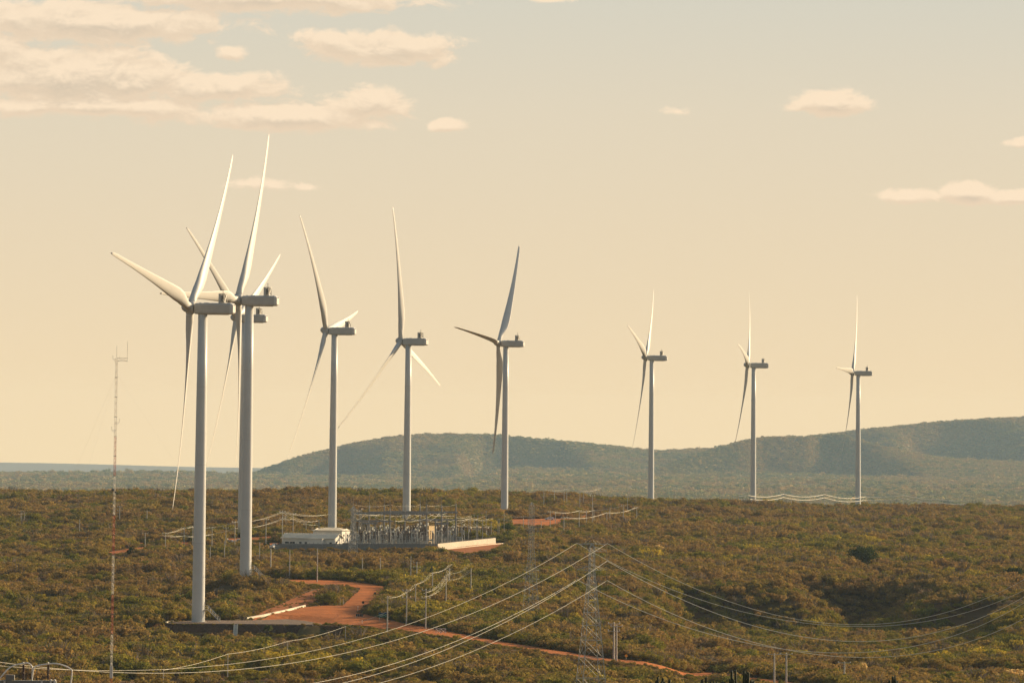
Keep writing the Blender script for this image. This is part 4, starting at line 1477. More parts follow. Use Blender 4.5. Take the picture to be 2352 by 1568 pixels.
def bwall(a, b, n, label, m='wallc', h=HWALL):
    a = np.array(a); b = np.array(b)
    L = math.hypot(*(b - a)[:2]); ang = math.atan2(b[1] - a[1], b[0] - a[0])
    za, zb = gz(a[0], a[1]), gz(b[0], b[1])
    root = empty('boundary_wall', (a[0], a[1], za), label, 'wall', 'walls of the substation', ang)
    dz_ = zb - za
    m_ = MB()
    k = 5
    for i in range(n):
        x0 = L * i / n; x1 = L * (i + 1) / n
        for j in range(k):
            z0 = h * j / k
            m_.add([(x0, -.06, z0 + dz_ * x0 / L - (1 if j == 0 else 0)), (x1, -.06, z0 + dz_ * x1 / L - (1 if j == 0 else 0)), (x1, -.06, z0 + h / k - .02 + dz_ * x1 / L), (x0, -.06, z0 + h / k - .02 + dz_ * x0 / L),
                    (x0, .06, z0 + dz_ * x0 / L - (1 if j == 0 else 0)), (x1, .06, z0 + dz_ * x1 / L - (1 if j == 0 else 0)), (x1, .06, z0 + h / k - .02 + dz_ * x1 / L), (x0, .06, z0 + h / k - .02 + dz_ * x0 / L)],
                   [(0, 1, 2, 3), (7, 6, 5, 4), (3, 2, 6, 7), (4, 5, 1, 0)])
    m_.build('panel', M[m], root)
    pm = MB().box((0, 0, h / 2 + .1), (.18, .22, h + .35)).rod((0, 0, h + .2), (0, 0, h + .75), .03).mesh('post', M['gantry'])
    for i in range(n + 1):
        o_ = bpy.data.objects.new('post', pm); COL.objects.link(o_); o_.parent = root
        o_.location = (L * i / n, 0, dz_ * i / n)
    return root


M['wallr'] = mat('pale_sunlit_precast', (0.78, 0.70, 0.54), 0.8, var=.1, vscale=.3)  # pale panels; the sunlit yellow is put into their colour
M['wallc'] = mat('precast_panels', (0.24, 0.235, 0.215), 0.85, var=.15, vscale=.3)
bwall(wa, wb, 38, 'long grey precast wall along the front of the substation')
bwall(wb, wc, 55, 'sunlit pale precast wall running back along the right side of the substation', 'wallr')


def gabled(name, q, L, D, eave, ridge_h, rz, label, wing=None, windows=(), hip=False):
    root = empty(name, (q[0], q[1], gz(q[0], q[1])), label, 'building', 'substation buildings', rz)
    m_ = MB()
    m_.add([(-L, 0, -.5), (0, 0, -.5), (0, D, -.5), (-L, D, -.5), (-L, 0, eave), (0, 0, eave), (0, D, eave), (-L, D, eave), (-L, D / 2, ridge_h - .1), (0, D / 2, ridge_h - .1)],
           [(0, 1, 5, 4), (1, 2, 6, 9, 5), (2, 3, 7, 6), (3, 0, 4, 8, 7)])
    wl = m_.build('wall', M['wallp'], root)
    o_ = .55
    hx = D * .45 if hip else 0
    sl = (ridge_h - eave) / (D / 2)
    e2 = eave - sl * o_
    rf = MB()
    for dzz in (0, .18):
        pass
    A_ = [(-L - o_, -o_, e2), (o_, -o_, e2), (o_ - hx, D / 2, ridge_h), (-L - o_ + hx, D / 2, ridge_h)]
    B_ = [(o_, D + o_, e2), (-L - o_, D + o_, e2), (-L - o_ + hx, D / 2, ridge_h), (o_ - hx, D / 2, ridge_h)]
    for q4 in (A_, B_):
        up4 = [(x, y, z + .16) for x, y, z in q4]
        rf.add(q4 + up4, [(3, 2, 1, 0), (4, 5, 6, 7), (0, 1, 5, 4), (1, 2, 6, 5), (2, 3, 7, 6), (3, 0, 4, 7)])
    if hip:
        rf.add([(o_, -o_, e2 + .16), (o_, D + o_, e2 + .16), (o_ - hx, D / 2, ridge_h + .16), (-L - o_, -o_, e2 + .16), (-L - o_, D + o_, e2 + .16), (-L - o_ + hx, D / 2, ridge_h + .16)], [(0, 1, 2), (4, 3, 5)])
    # sheet ribs
    nr_ = int(L / .9)
    for i in range(nr_ + 1):
        x = -L - o_ + hx * .5 + (L + 2 * o_ - hx) * i / nr_
        rf.rod((x, -o_, e2 + .2), (x, D / 2, ridge_h + .2), .04, .04, 4)
    rf.build('roof', M['roof'], root)
    for (side, x, z, w_, h_) in windows:
        fm = MB()
        if side == 'f':
            fm.box((x, -.04, z), (w_, .1, h_)); f_ = fm.build('window', M['opening'], root)
            MB().box((x, -.1, z - h_ / 2 - .06), (w_ + .2, .18, .1)).build('sill', M['wallp'], f_)
        else:
            fm.box((.04, x, z), (.1, w_, h_)); f_ = fm.build('window', M['opening'], root)
            MB().box((.1, x, z - h_ / 2 - .06), (.18, w_ + .2, .1)).build('sill', M['wallp'], f_)
    if wing:
        x0, x1, dd, hh = wing
        wm = MB().box(((x0 + x1) / 2, -dd / 2, hh / 2 - .25), (x1 - x0, dd - .02, hh + .5)).build('wing', M['wallp'], root)
        MB().box(((x0 + x1) / 2, -dd / 2 - .1, hh + .08), (x1 - x0 + .5, dd + .3, .14)).build('wing_roof', M['roof'], wm)
    return root


q = _hit(base0, 768.3, 1255)
gabled('long_building', q, 21.5, 8.0, 3.1, 4.7, R(-20), 'long low white building with a ribbed pale roof behind the front wall', (-10, -4.2, 2.4, 2.85),
       [('s', 1.9, 1.5, 1.0, 1.0), ('f', -19.5, 1.3, 1.6, .7), ('f', -17.3, 1.3, 2.0, .7), ('f', -14, 1.3, .9, .7), ('f', -11.8, 1.3, .9, .7), ('f', -1.6, 1.3, .9, .7)])
q2 = P(785, 1250, 5.96)
q2[2] = 0
gabled('control_building', q2, 12, 9.0, 4.8, 5.7, R(-20), 'taller cream building with a hipped grey roof behind the right end of the long one', None, [('s', 2, 3.0, .9, .8), ('s', 5.8, 3.0, .9, .8), ('s', 2, 1.2, .9, .8), ('s', 5.8, 1.2, .9, .8)], True)


def col_at(cx, s):
    """ground point in the yard at a reading of the substation crop and a given depth"""
    px = 803.9 + cx / 5.851
    d = P(px, 1240, s)
    return d[0], d[1], gz(d[0], d[1])


def ytoz(cy, s, x, y):
    py = 1091 + cy / 5.851
    px = proj((x, y, 0))[0]
    return P(px, py, s)[2]


def gantry(cols, s, tops, beams, label, rods=True):
    x0, y0, z0 = col_at(cols[0], s)
    root = empty('gantry', (x0, y0, z0), label, 'gantry', 'concrete gantries of the substation')
    pts = []
    for cx, ct in zip(cols, tops):
        x, y, z = col_at(cx, s)
        zt_ = ytoz(ct, s, x, y)
        c = MB().rod((x - x0, y - y0, -1), (x - x0, y - y0, zt_ - z0 - (2.8 if rods else 0)), .42, .24, 10).build('column', M['gantry'], root)
        if rods: MB().rod((x - x0, y - y0, zt_ - z0 - 2.8), (x - x0, y - y0, zt_ - z0 + 1.2), .05, .03, 5).build('lightning_rod', M['galv'], c)
        pts.append((x, y))
    for (ca, cb, cy, th) in beams:
        xa, ya, _ = col_at(ca, s); xb, yb, _ = col_at(cb, s)
        z = ytoz(cy, s, xa, ya)
        ang = math.atan2(yb - ya, xb - xa); L = math.hypot(xb - xa, yb - ya)
        b_ = MB().box(((xa + xb) / 2 - x0, (ya + yb) / 2 - y0, z - z0), (L + .8, .5, th), ang).build('beam', M['gantry'], root)
        n = max(2, int(L / 3))
        for i in range(n):
            t = (i + .5) / n
            st = MB()
            px_, py_ = xa + (xb - xa) * t - x0, ya + (yb - ya) * t - y0
            st.rod((px_, py_ - .3, z - z0), (px_, py_ - 1.5, z - z0 - .5), .09, .09, 6)
            st.build('insulator_string', M['porc_grey'], b_)
    return root


gantry([40, 535, 1025], 6.05, [310, 340, 315], [(40, 1040, 510, .75), (60, 560, 612, .6)], 'nearest gantry, its left column beside the dark lattice tower')
gantry([255, 738, 1228], 5.98, [300, 290, 305], [(255, 1240, 498, .7), (740, 1228, 603, .6)], 'second gantry back, its right column above the sunlit wall')
gantry([457, 938, 1420], 5.9, [315, 290, 285], [(457, 1432, 488, .65), (938, 1430, 592, .6)], 'rearmost gantry, reaching farthest right')
gantry([230, 340], 6.02, [640, 640], [(170, 350, 642, .75)], 'low gantry with a bright lit beam at the left of the yard', False)
gantry([1147, 1307], 6.03, [600, 590], [(1150, 1315, 648, .75)], 'low gantry with a bright lit beam behind the wall corner', False)


def eq_proto(kind):
    r_ = empty({'i': 'post_insulator', 'b': 'circuit_breaker', 'd': 'disconnect_switch', 't': 'instrument_transformer'}[kind], (0, 0, 0), None, 'switchgear')
    def ins(x, y, z0, z1, r, m_='porcelain', lean=0.0):
        n = 9
        prof = []
        for i in range(n * 2 + 1): prof.append((r if i % 2 else r * .6, (z1 - z0) * i / (2 * n)))
        ax = (lean, 0, 1)
        return MB().lathe(prof, 8, (x, y, z0), ax).build('insulator', M[m_], r_)
    if kind == 'i':
        MB().rod((0, 0, 0), (0, 0, 2.6), .13, .11, 6).box((0, 0, 2.62), (.5, .5, .08)).build('pedestal', M['galv'], r_)
        i_ = ins(0, 0, 2.66, 4.4, .16, 'porc_grey')
        MB().lathe([(.12, 0), (.16, .1), (.1, .2)], 8, (0, 0, 4.4)).build('cap', M['wire'], i_)
    if kind == 't':
        MB().box((0, 0, 1.2), (.36, .36, 2.4)).box((0, 0, 2.7), (.75, .75, .6)).build('pedestal', M['galv'], r_)
        i_ = ins(0, 0, 3.0, 5.2, .22)
        MB().lathe([(.2, 0), (.32, .15), (.32, .5), (.12, .7)], 10, (0, 0, 5.2)).build('head', M['wire'], i_)
    if kind == 'b':
        MB().box((0, 0, 1.9), (2.6, .5, .4)).rod((-1.1, 0, 0), (-1.1, 0, 1.8), .12).rod((1.1, 0, 0), (1.1, 0, 1.8), .12).box((0, .1, 1.0), (.8, .6, 1.0)).build('frame', M['galv'], r_)
        for x in (-1.1, 0, 1.1):
            i_ = ins(x, 0, 2.1, 4.0, .17)
            MB().rod((x, 0, 4.0), (x, 0, 5.4), .15, .13, 8).lathe([(.2, 0), (.2, .15), (.08, .3)], 8, (x, 0, 5.4)).build('interrupter', M['porcelain'], i_)
    if kind == 'd':
        MB().rod((-1.3, 0, 0), (-1.3, 0, 2.9), .12).rod((1.3, 0, 0), (1.3, 0, 2.9), .12).box((0, 0, 2.95), (3.2, .25, .22)).build('frame', M['galv'], r_)
        for x in (-1.3, 0, 1.3): ins(x, 0, 3.05, 4.4, .14, 'porc_grey')
        MB().tube([(-1.35, 0, 4.5), (-.6, 0, 4.75), (.2, 0, 4.65), (1.35, 0, 4.5)], .06, 5).build('switch_arm', M['wire'], r_)
    return r_


EQ = {k: eq_proto(k) for k in 'ibdt'}
EN = {'i': 'slim post insulator', 'b': 'three-pole circuit breaker', 'd': 'disconnect switch', 't': 'dark-bushing instrument transformer'}
ROWS = [(6.07, 60, 1130, 'front row behind the grey wall'), (6.02, 110, 1230, 'second row of the switchyard'), (5.97, 90, 1400, 'third row of the switchyard'), (5.92, 200, 1560, 'fourth row of the switchyard'), (5.875, 300, 1900, 'back row of the switchyard')]
SEQ = 'tdbitbdtiibdtbitd'
for ri, (s, c0, c1, nm) in enumerate(ROWS):
    x = c0; cnt = {}; i = ri * 3
    while x < c1:
        k = SEQ[i % len(SEQ)]
        X_, Y_, Z_ = col_at(x, s)
        o_ = copy_tree(EQ[k])
        o_.location = (X_, Y_ + rng.uniform(-1, 1), Z_)
        sc_ = rng.uniform(.95, 1.25)
        o_.scale = (1, 1, sc_)
        o_.rotation_euler = (0, 0, rng.choice([0.2, -1.2, .1]))
        cnt[k] = cnt.get(k, 0) + 1
        tag(o_, '%s %s from the left in the %s' % (ORD[cnt[k] - 1], EN[k], nm), 'switchgear', 'switchgear in the substation yard')
        x += {'i': 22, 't': 26, 'b': 42, 'd': 44}[k] * rng.uniform(.9, 1.3)
        i += 1
for r_ in EQ.values():
    for ch in list(r_.children_recursive)[::-1]: bpy.data.objects.remove(ch)
    bpy.data.objects.remove(r_)
# slim lightning and lighting masts in the yard
for i, (cx, ct, s) in enumerate([(130, 520, 5.940), (185, 520, 5.960), (345, 545, 6.000), (425, 520, 5.940), (603, 560, 5.940), (970, 610, 5.920), (1385, 600, 5.920), (1500, 600, 5.900), (1590, 590, 5.900), (1612, 560, 5.880), (1665, 520, 5.880), (1695, 590, 5.940), (1715, 530, 5.900), (1780, 590, 5.900), (1826, 470, 5.880), (1897, 620, 5.880), (1985, 580, 5.860), (2003, 580, 5.860), (2068, 520, 5.840)]):
    X_, Y_, Z_ = col_at(cx, s)
    zt_ = ytoz(ct, s, X_, Y_)
    r_ = empty('yard_post', (X_, Y_, Z_), '%s slim grey post from the left among the yard wires' % ORD[i], 'post', 'slim posts of the substation yard')
    MB().rod((0, 0, -1), (0, 0, zt_ - Z_), .16, .09, 6).build('shaft', M['gantry'], r_)
    MB().box((0, 0, zt_ - Z_ - .4), (1.1, .1, .1)).build('bracket', M['galv'], r_)
# power transformers, fire wall
for i, (cx, s) in enumerate([(700, 5.95), (830, 5.94), (1200, 5.94), (1290, 5.95)]):
    X_, Y_, Z_ = col_at(cx, s)
    r_ = empty('power_transformer', (X_, Y_, Z_), '%s big grey power transformer from the left in the yard' % ORD[i], 'transformer', 'power transformers', R(15))
    MB().box((0, 0, 2.0), (3.6, 2.4, 2.8)).box((0, 0, .45), (4, 2.6, .4)).build('tank', M['tank'], r_)
    for sg in (-1, 1):
        m_ = MB()
        for j in range(8): m_.box((sg * 2.3, -1 + j * .28, 2.0), (.7, .08, 2.2))
        m_.build('radiator', M['galv'], r_)
    MB().lathe([(.45, 0), (.5, .2), (.5, 1.9), (.4, 2.1)], 12, (0, .8, 4.2), (1, 0, 0)).rod((0, .8, 3.4), (0, .8, 4.2), .15).build('oil_conservator', M['galv'], r_)
    for j, x in enumerate((-1.1, 0, 1.1)):
        ax = Vector((.28, -.25, 1))
        prof = []
        for q_ in range(21): prof.append((.24 if q_ % 2 else .15, q_ * .13))
        b_ = MB().lathe(prof, 8, (x, -.5, 3.4), ax).build('bushing', M['porcelain'], r_)
        e_ = Vector((x, -.5, 3.4)) + ax.normalized() * 2.7
        MB().lathe([(.1, 0), (.2, .1), (.12, .3)], 8, tuple(e_)).build('terminal', M['wire'], b_)
X_, Y_, Z_ = col_at(1083, 6.0)
r_ = empty('fire_wall', (X_, Y_, Z_), 'tall narrow tan slab between the transformers', 'slab', None, R(-25))
MB().box((0, 0, 3.5), (.9, 5, 7.0)).build('slab', M['rust'], r_)
MB().box((0, 0, 7.1), (1.1, 5.2, .2)).build('coping', M['rust'], r_)

# yard wires strung between the gantries
GY = 'wires strung over the substation yard'
r2 = random.Random(5)
for i in range(34):
    a = r2.choice([60, 150, 260, 380, 480, 600, 720, 820, 930, 1050, 1150, 1240])
    s0, s1 = r2.choice([(6.05, 5.98), (5.98, 5.9), (5.9, 5.84)])
    b = a + r2.choice([160, 200, 240, 330])
    xa, ya, _ = col_at(a, s0); xb, yb, _ = col_at(b, s1)
    pa = (xa, ya, ytoz(r2.choice([512, 520, 612]), s0, xa, ya)); pb = (xb, yb, ytoz(r2.choice([500, 540, 600]), s1, xb, yb))
    lab = 'thin bright wire among the tangle slung between the substation gantries'
    wire([pa, pb], .05, .024, lab, GY, 'strung_wire')
for i in range(16):
    a = 1260 + i * 28
    xa, ya, _ = col_at(a, 5.88); xb, yb, _ = col_at(a + r2.choice([180, 240, 300]), 5.8)
    pa = (xa, ya, ytoz(r2.choice([545, 570, 640]), 5.88, xa, ya)); pb = (xb, yb, ytoz(r2.choice([545, 580, 690]), 5.8, xb, yb))
    wire([pa, pb], .06, .024, 'thin bright wire leaving the right side of the substation yard', 'wires leaving the substation yard', 'strung_wire')
for i in range(4):
    xa, ya, _ = col_at([60, 550, 740, 1030][i], 6.05); xb, yb, _ = col_at([535, 940, 1228, 1420][i], 5.95)
    wire([(xa, ya, ytoz(402, 6.05, xa, ya)), (xb, yb, ytoz(395, 5.95, xb, yb))], .03, .018, '%s shield wire from the left along the tops of the gantry columns' % ORD[i], 'shield wires on the gantries', 'strung_wire')


# ------------------------------------------------------------------ signs, gate, kerb, drains
def ground_at(px, py, lift=0.0):
    q_ = hit(px, py, lift)
    return q_, proj(q_)[2]


q, s = ground_at(880, 1426)
r_ = empty('road_sign', tuple(q), 'large green direction sign with a blue top band behind the slim pole', 'sign')
w_, h_ = 2.5, 1.25
z0 = 1.05
MB().box((0, 0, z0 + h_ / 2), (w_, .05, h_)).build('panel', M['signg'], r_)
MB().box((0, -.035, z0 + h_ - .18), (w_ - .02, .012, .32)).build('header_band', M['signb'], r_)
for (x0, x1, z_) in ((-1.0, .1, .72), (-1.0, .5, .48), (-1.0, -.2, .24), (.4, 1.0, .72), (.55, 1.0, .3)):
    MB().box(((x0 + x1) / 2, -.035, z0 + z_), (x1 - x0, .01, .07)).build('lettering', M['whitep'], r_)
for x in (-1, 1): MB().rod((x, .06, -.5), (x, .06, z0 + h_), .05).build('post', M['galv'], r_)
q, s = ground_at(869, 1340)
r_ = empty('road_sign', tuple(q), 'smaller green sign on two posts above the far bend of the road', 'sign')
MB().box((0, 0, 1.7), (1.5, .05, .7)).build('panel', M['signg'], r_)
MB().box((0, -.035, 1.8), (1.1, .01, .08)).build('lettering', M['whitep'], r_)
for x in (-.6, .6): MB().rod((x, .06, -.5), (x, .06, 2.0), .04).build('post', M['galv'], r_)
q, s = ground_at(826, 1420)
r_ = empty('sign_board', tuple(q), 'low black board standing at the road junction', 'sign', None, .05)
MB().box((0, 0, .95), (2.0, .08, .7)).build('panel', M['opening'], r_)
for x in (-.65, .0, .65): MB().box((x, -.05, .95), (.06, .02, .7)).build('rib', M['galv'], r_)
for x in (-.9, .9): MB().rod((x, .06, -.4), (x, .06, 1.3), .05).build('post', M['galv'], r_)
for (cx, cy0, cy1, lb, top) in [(638, 185, 282, 'round sign on a thin post at the outer edge of the bend', 'r'), (438, 335, 385, 'round sign on a short post at the inside of the bend', 'r'), (347, 395, 500, 'white marker post with a red top at the edge of the junction', 'w'), (420, 635, 712, 'thin white marker post at the near edge of the road', 'w')]:
    x_, y_ = C7(cx, cy1); q, s = ground_at(x_, y_)
    hh = (cy1 - cy0) / 7.447 / s
    r_ = empty('sign_post', tuple(q), lb, 'sign post')
    MB().rod((0, 0, -.3), (0, 0, hh), .05, .05, 6).build('post', M['whitep'] if top == 'w' else M['galv'], r_)
    if top == 'r': MB().lathe([(.0, 0), (.38, 0), (.38, .04), (0, .04)], 16, (0, -.08, hh), (0, 1, .0)).build('disc', M['dark'], r_)
    else: MB().rod((0, 0, hh), (0, 0, hh + .2), .07, .07, 6).build('cap', M['red'], r_)
x_, y_ = C7(72, 348); q, s = ground_at(x_, y_, .5)
r_ = empty('notice_frame', tuple(q), 'small dark notice frame on two legs in the green island of the bend', 'sign')
MB().box((0, 0, 1.5), (1.1, .06, .25)).build('panel', M['dark'], r_)
for x in (-.45, .45): MB().rod((x, 0, -.3), (x, 0, 1.6), .05).build('post', M['galv'], r_)
x_, y_ = C6(795, 1342); q, s = ground_at(x_, y_)
r_ = empty('warning_sign', tuple(q), 'yellow diamond warning sign beside the road right of the twin poles', 'sign')
MB().rod((0, 0, -.3), (0, 0, 1.25), .045, .045, 6).build('post', M['galv'], r_)
d_ = MB(); a_ = .4
d_.add([(0, -.06, 1.35 - a_), (a_, -.06, 1.35), (0, -.06, 1.35 + a_), (-a_, -.06, 1.35), (0, -.03, 1.35 - a_), (a_, -.03, 1.35), (0, -.03, 1.35 + a_), (-a_, -.03, 1.35)], [(0, 1, 2, 3), (7, 6, 5, 4), (0, 4, 5, 1), (1, 5, 6, 2), (2, 6, 7, 3), (3, 7, 4, 0)])
d_.build('panel', M['signy'], r_)
# crossed gate
x_, y_ = C7(1768, 866); q, s = ground_at(x_, y_)
r_ = empty('road_gate', tuple(q), 'white crossed-bar gate standing open at the edge of the red road', 'gate', None, R(4))
gw = 169 / 7.447 / s / 2; gh = 84 / 7.447 / s
for x in (-gw, 0, gw): MB().box((x, 0, gh / 2), (.12, .09, gh)).build('post', M['whitep'], r_)
for z_ in (.06, gh): MB().box((0, 0, z_), (2 * gw + .12, .08, .12)).build('rail', M['whitep'], r_)
for x in (-gw, 0):
    MB().rod((x, -.06, .08), (x + gw, -.06, gh), .045, .045, 5).rod((x, -.06, gh), (x + gw, -.06, .08), .045, .045, 5).build('cross_brace', M['whitep'], r_)


def kerb_run(scr, w_, h_, label, group=None, z=None, name='kerb', m_='kerb'):
    pts = [hit(x, y) for x, y in scr]
    o0 = pts[0].copy()
    mb_ = MB()
    for a, b in zip(pts[:-1], pts[1:]):
        d = (b - a)[:2]; n = np.array([-d[1], d[0]]) / np.hypot(*d) * w_ / 2
        vs_ = []
        for p in (a, b):
            zz = gz(p[0], p[1]) if z is None else z
            for sg in (-1, 1):
                for hh in (-.4, h_): vs_.append((p[0] + sg * n[0] - o0[0], p[1] + sg * n[1] - o0[1], zz + hh - o0[2]))
        mb_.add(vs_, [(0, 1, 3, 2), (4, 6, 7, 5), (0, 4, 5, 1), (2, 3, 7, 6), (1, 5, 7, 3)])
    k = mb_.build(name, M[m_]); k.location = tuple(o0)
    return tag(k, label, 'kerb', group)


kerb_run([(566, 1421.5), (585, 1418.5), (605, 1415), (630, 1409.5), (655, 1404), (678, 1398.5), (700, 1393)], .5, .55, 'long whitewashed kerb between the orange bank and the road beside the nearest turbine', 'whitewashed kerbs')
kerb_run([(381, 1430), (386, 1427.5), (397, 1425.5)], .35, .3, 'short pale kerb piece at the left tip of the turbine pad', 'whitewashed kerbs')
kerb_run([C5(1300, 997), C5(1500, 978), C5(1740, 952), C5(1950, 930), C5(2125, 918)], .5, .35, 'pale kerb along the foot of the sunlit substation wall', 'whitewashed kerbs')
for (x_, y0_, lb) in ((541.7, 1434, 'concrete drain chute down the dark face of the turbine pad, nearer the tower'), (722, 1434, 'concrete drain chute at the right end of the dark pad face'), (841, 1436, 'small concrete drain chute below the road junction')):
    q = _hit(base0, x_, y0_)
    r_ = empty('drain_chute', (q[0], q[1], zt - .1 if x_ < 800 else q[2]), lb, 'drain chute', 'concrete drain chutes')
    m_ = MB()
    for sg in (-.45, .45): m_.add([(sg - .1, 0, .1), (sg + .1, 0, .1), (sg + .1, -3.2, -3.0), (sg - .1, -3.2, -3.0), (sg - .1, .2, -.1), (sg + .1, .2, -.1), (sg + .1, -2.9, -3.4), (sg - .1, -2.9, -3.4)], [(0, 1, 2, 3), (7, 6, 5, 4), (0, 4, 5, 1), (1, 5, 6, 2), (2, 6, 7, 3), (3, 7, 4, 0)])
    m_.build('side_wall', M['kerb'], r_)
    MB().add([(-.4, .05, -.02), (.4, .05, -.02), (.4, -3.1, -3.15), (-.4, -3.1, -3.15)], [(0, 1, 2, 3)]).build('channel', M['concrete'], r_)

# ------------------------------------------------------------------ white fence posts and corral gate at left
fp_me = MB().box((0, 0, .6), (.16, .16, 1.6)).mesh('fence_post', M['whitep'])
for i, (cx, c0, c1) in enumerate([(25, 370, 412), (127, 365, 395), (212, 350, 390), (240, 350, 388), (298, 340, 382), (325, 342, 380), (355, 340, 378), (382, 335, 378), (410, 305, 378), (437, 330, 376), (462, 328, 375), (490, 322, 373), (605, 318, 370), (633, 320, 368)]):
    q = hit(*C9(cx, c1)); s = proj(q)[2]
    o_ = bpy.data.objects.new('fence_post', fp_me); COL.objects.link(o_)
    o_.location = tuple(q); o_.scale = (1, 1, max(1.0, (c1 - c0) / 6.827 / s / 1.4))
    tag(o_, '%s white fence post from the left beside the red clearing' % ORD[i], 'fence post', 'white fence posts')
q = hit(*C9(550, 385)); s = proj(q)[2]
r_ = empty('corral_gate', tuple(q), 'white timber gate frame with slanting props at the end of the fence posts', 'gate')
for x in (-.55, .55):
    MB().box((x * 1.3, 0, .8), (.12, .12, 1.7)).build('post', M['whitep'], r_)
    MB().rod((x * 1.3, 0, 1.3), (x * 2.4, 0, 0), .05, .05, 4).build('prop', M['whitep'], r_)
MB().box((0, 0, 1.6), (1.55, .1, .1)).build('rail', M['whitep'], r_)
MB().rod((-.7, 0, .1), (.7, 0, 1.5), .04, .04, 4).build('brace', M['whitep'], r_)


def car(px, py, rz, m_, label, lift=0.0, box=False):
    q_ = hit(px, py, lift)
    q_[2] = gz(q_[0], q_[1])
    r_ = empty('pickup_truck' if not box else 'parked_car', tuple(q_), label, 'pickup truck' if not box else 'car', 'parked vehicles', rz)
    Lc, Wc = 4.9, 1.8
    prof = [(-2.45, .45), (-2.45, 1.05), (-2.3, 1.12), (-.5, 1.12), (-.45, 1.75), (.75, 1.78), (1.25, 1.15), (2.3, 1.0), (2.45, .8), (2.45, .45)] if not box else [(-2.1, .4), (-2.1, 1.0), (-1.9, 1.45), (-.9, 1.5), (.5, 1.48), (1.1, 1.0), (1.95, .9), (2.1, .7), (2.1, .4)]
    n = len(prof)
    vs_ = [(x, -Wc / 2 + (.12 if z > 1.3 else 0), z) for x, z in prof] + [(x, Wc / 2 - (.12 if z > 1.3 else 0), z) for x, z in prof]
    MB().add(vs_, [tuple(range(n))[::-1], tuple(range(n, 2 * n))] + [(i, (i + 1) % n, n + (i + 1) % n, n + i) for i in range(n)]).build('body', m_, r_)
    for sg in (-1, 1):
        MB().box((.2 if not box else -.3, sg * (Wc / 2 - .03), 1.38 if not box else 1.18), (1.2, .1, .34)).build('side_window', M['glass'], r_)
    MB().add([(.82, -.7, 1.72), (.82, .7, 1.72), (1.28, .75, 1.2), (1.28, -.75, 1.2)] if not box else [(.58, -.7, 1.44), (.58, .7, 1.44), (1.12, .75, 1.04), (1.12, -.75, 1.04)], [(3, 2, 1, 0)]).build('windscreen', M['glass'], r_)
    for x in (-1.5, 1.5) if not box else (-1.3, 1.3):
        for sg in (-1, 1):
            w__ = MB().rod((x, sg * .72, .36), (x, sg * .94, .36), .36, .36, 14).build('wheel', M['tyre'], r_)
            MB().rod((x, sg * .93, .36), (x, sg * .96, .36), .18, .18, 10).build('rim', M['galv'], w__)
    return r_


car(*C9(1395, 352), R(170), M['cars'], 'silver pickup truck parked in the clearing just right of the nearest tower')
car(*C9(1575, 362), R(10), M['carw'], 'white pickup truck parked just left of the second tower')
car(*C9(2150, 440), R(60), M['carw'], 'white pickup truck at the left end of the grey substation wall')
car(*C3(372, 340), R(185), M['carw'], 'white car parked on the far red apron right of the turbine foot', 0, True)
car(*C1(800, 720), R(5), M['cars'], 'pale pickup truck parked in the bushes left of the white fence posts', .5)


# ------------------------------------------------------------------ single trees and shrubs
def plant(px, py, wpx, hpx, leaf, label, group=None, kind='shrub', cat='shrub', lift=.9, seed=None, trunk=.35):
    q_ = hit(px, py, lift)
    s_ = proj(q_)[2]
    g = gz(q_[0], q_[1])
    top = P(px, py - hpx, s_)[2]
    h = max(3.0, top - g); wd = wpx / s_ / 2
    seed = seed or int(px * 7 + py)
    root_ = empty({'shrub': 'flowering_shrub' if leaf in ('pale', 'yellow') else 'shrub', 'tree': 'tree'}[kind], (q_[0], q_[1], g), label, cat, group)
    n = int(min(1800, 260 + wd * wd * 60))
    size = .26 + wd * .025
    crown = MB()
    r__ = np.random.RandomState(seed)
    nl = 9 if kind == 'tree' else 6
    for i in range(nl):
        a = r__.uniform(0, 2 * PI); dd = wd * .6 * math.sqrt(r__.uniform())
        lr = wd * r__.uniform(.3, .5); lz = min(lr * .75, h * .3)
        cx_, cy_, cz_ = dd * math.cos(a), dd * math.sin(a), h * (r__.uniform(.5, .8) if kind == 'tree' else r__.uniform(.35, .72))
        for j in range(n // nl):
            v = r__.normal(size=3); v /= np.linalg.norm(v)
            qq = r__.uniform(.5, 1.06)
            p = np.array([cx_ + v[0] * lr * qq, cy_ + v[1] * lr * qq, max(.1, cz_ + v[2] * lz * qq * 1.2)])
            nrm = v + .45 * r__.normal(size=3)
            a1 = np.cross(nrm, r__.normal(size=3)); a1 /= np.linalg.norm(a1)
            a2 = np.cross(nrm, a1); a2 /= np.linalg.norm(a2)
            sz = size * r__.uniform(.6, 1.3)
            crown.add([p - a1 * sz, p + a2 * sz * .6, p + a1 * sz, p - a2 * sz * .6], [(0, 1, 2, 3)])
    crown.build('crown', M[leaf], root_)
    tm = MB()
    tm.tube([(0, 0, -.4), (.05, 0, h * .18), (.1, .05, h * .38)], [.07 * h * .5 + .05, .05 * h * .4 + .05, .03 * h * .4 + .04], 7)
    for i in range(7):
        a = r__.uniform(0, 2 * PI); dd = wd * r__.uniform(.35, .7)
        tm.tube([(.05, 0, h * .2), (dd * .4 * math.cos(a), dd * .4 * math.sin(a), h * .42), (dd * math.cos(a), dd * math.sin(a), h * .66)], [.1, .07, .03], 5)
    tm.build('trunk', M['bark'], root_)
    SPOTS.append((q_[0], q_[1], wd * .8 + .8))
    return root_


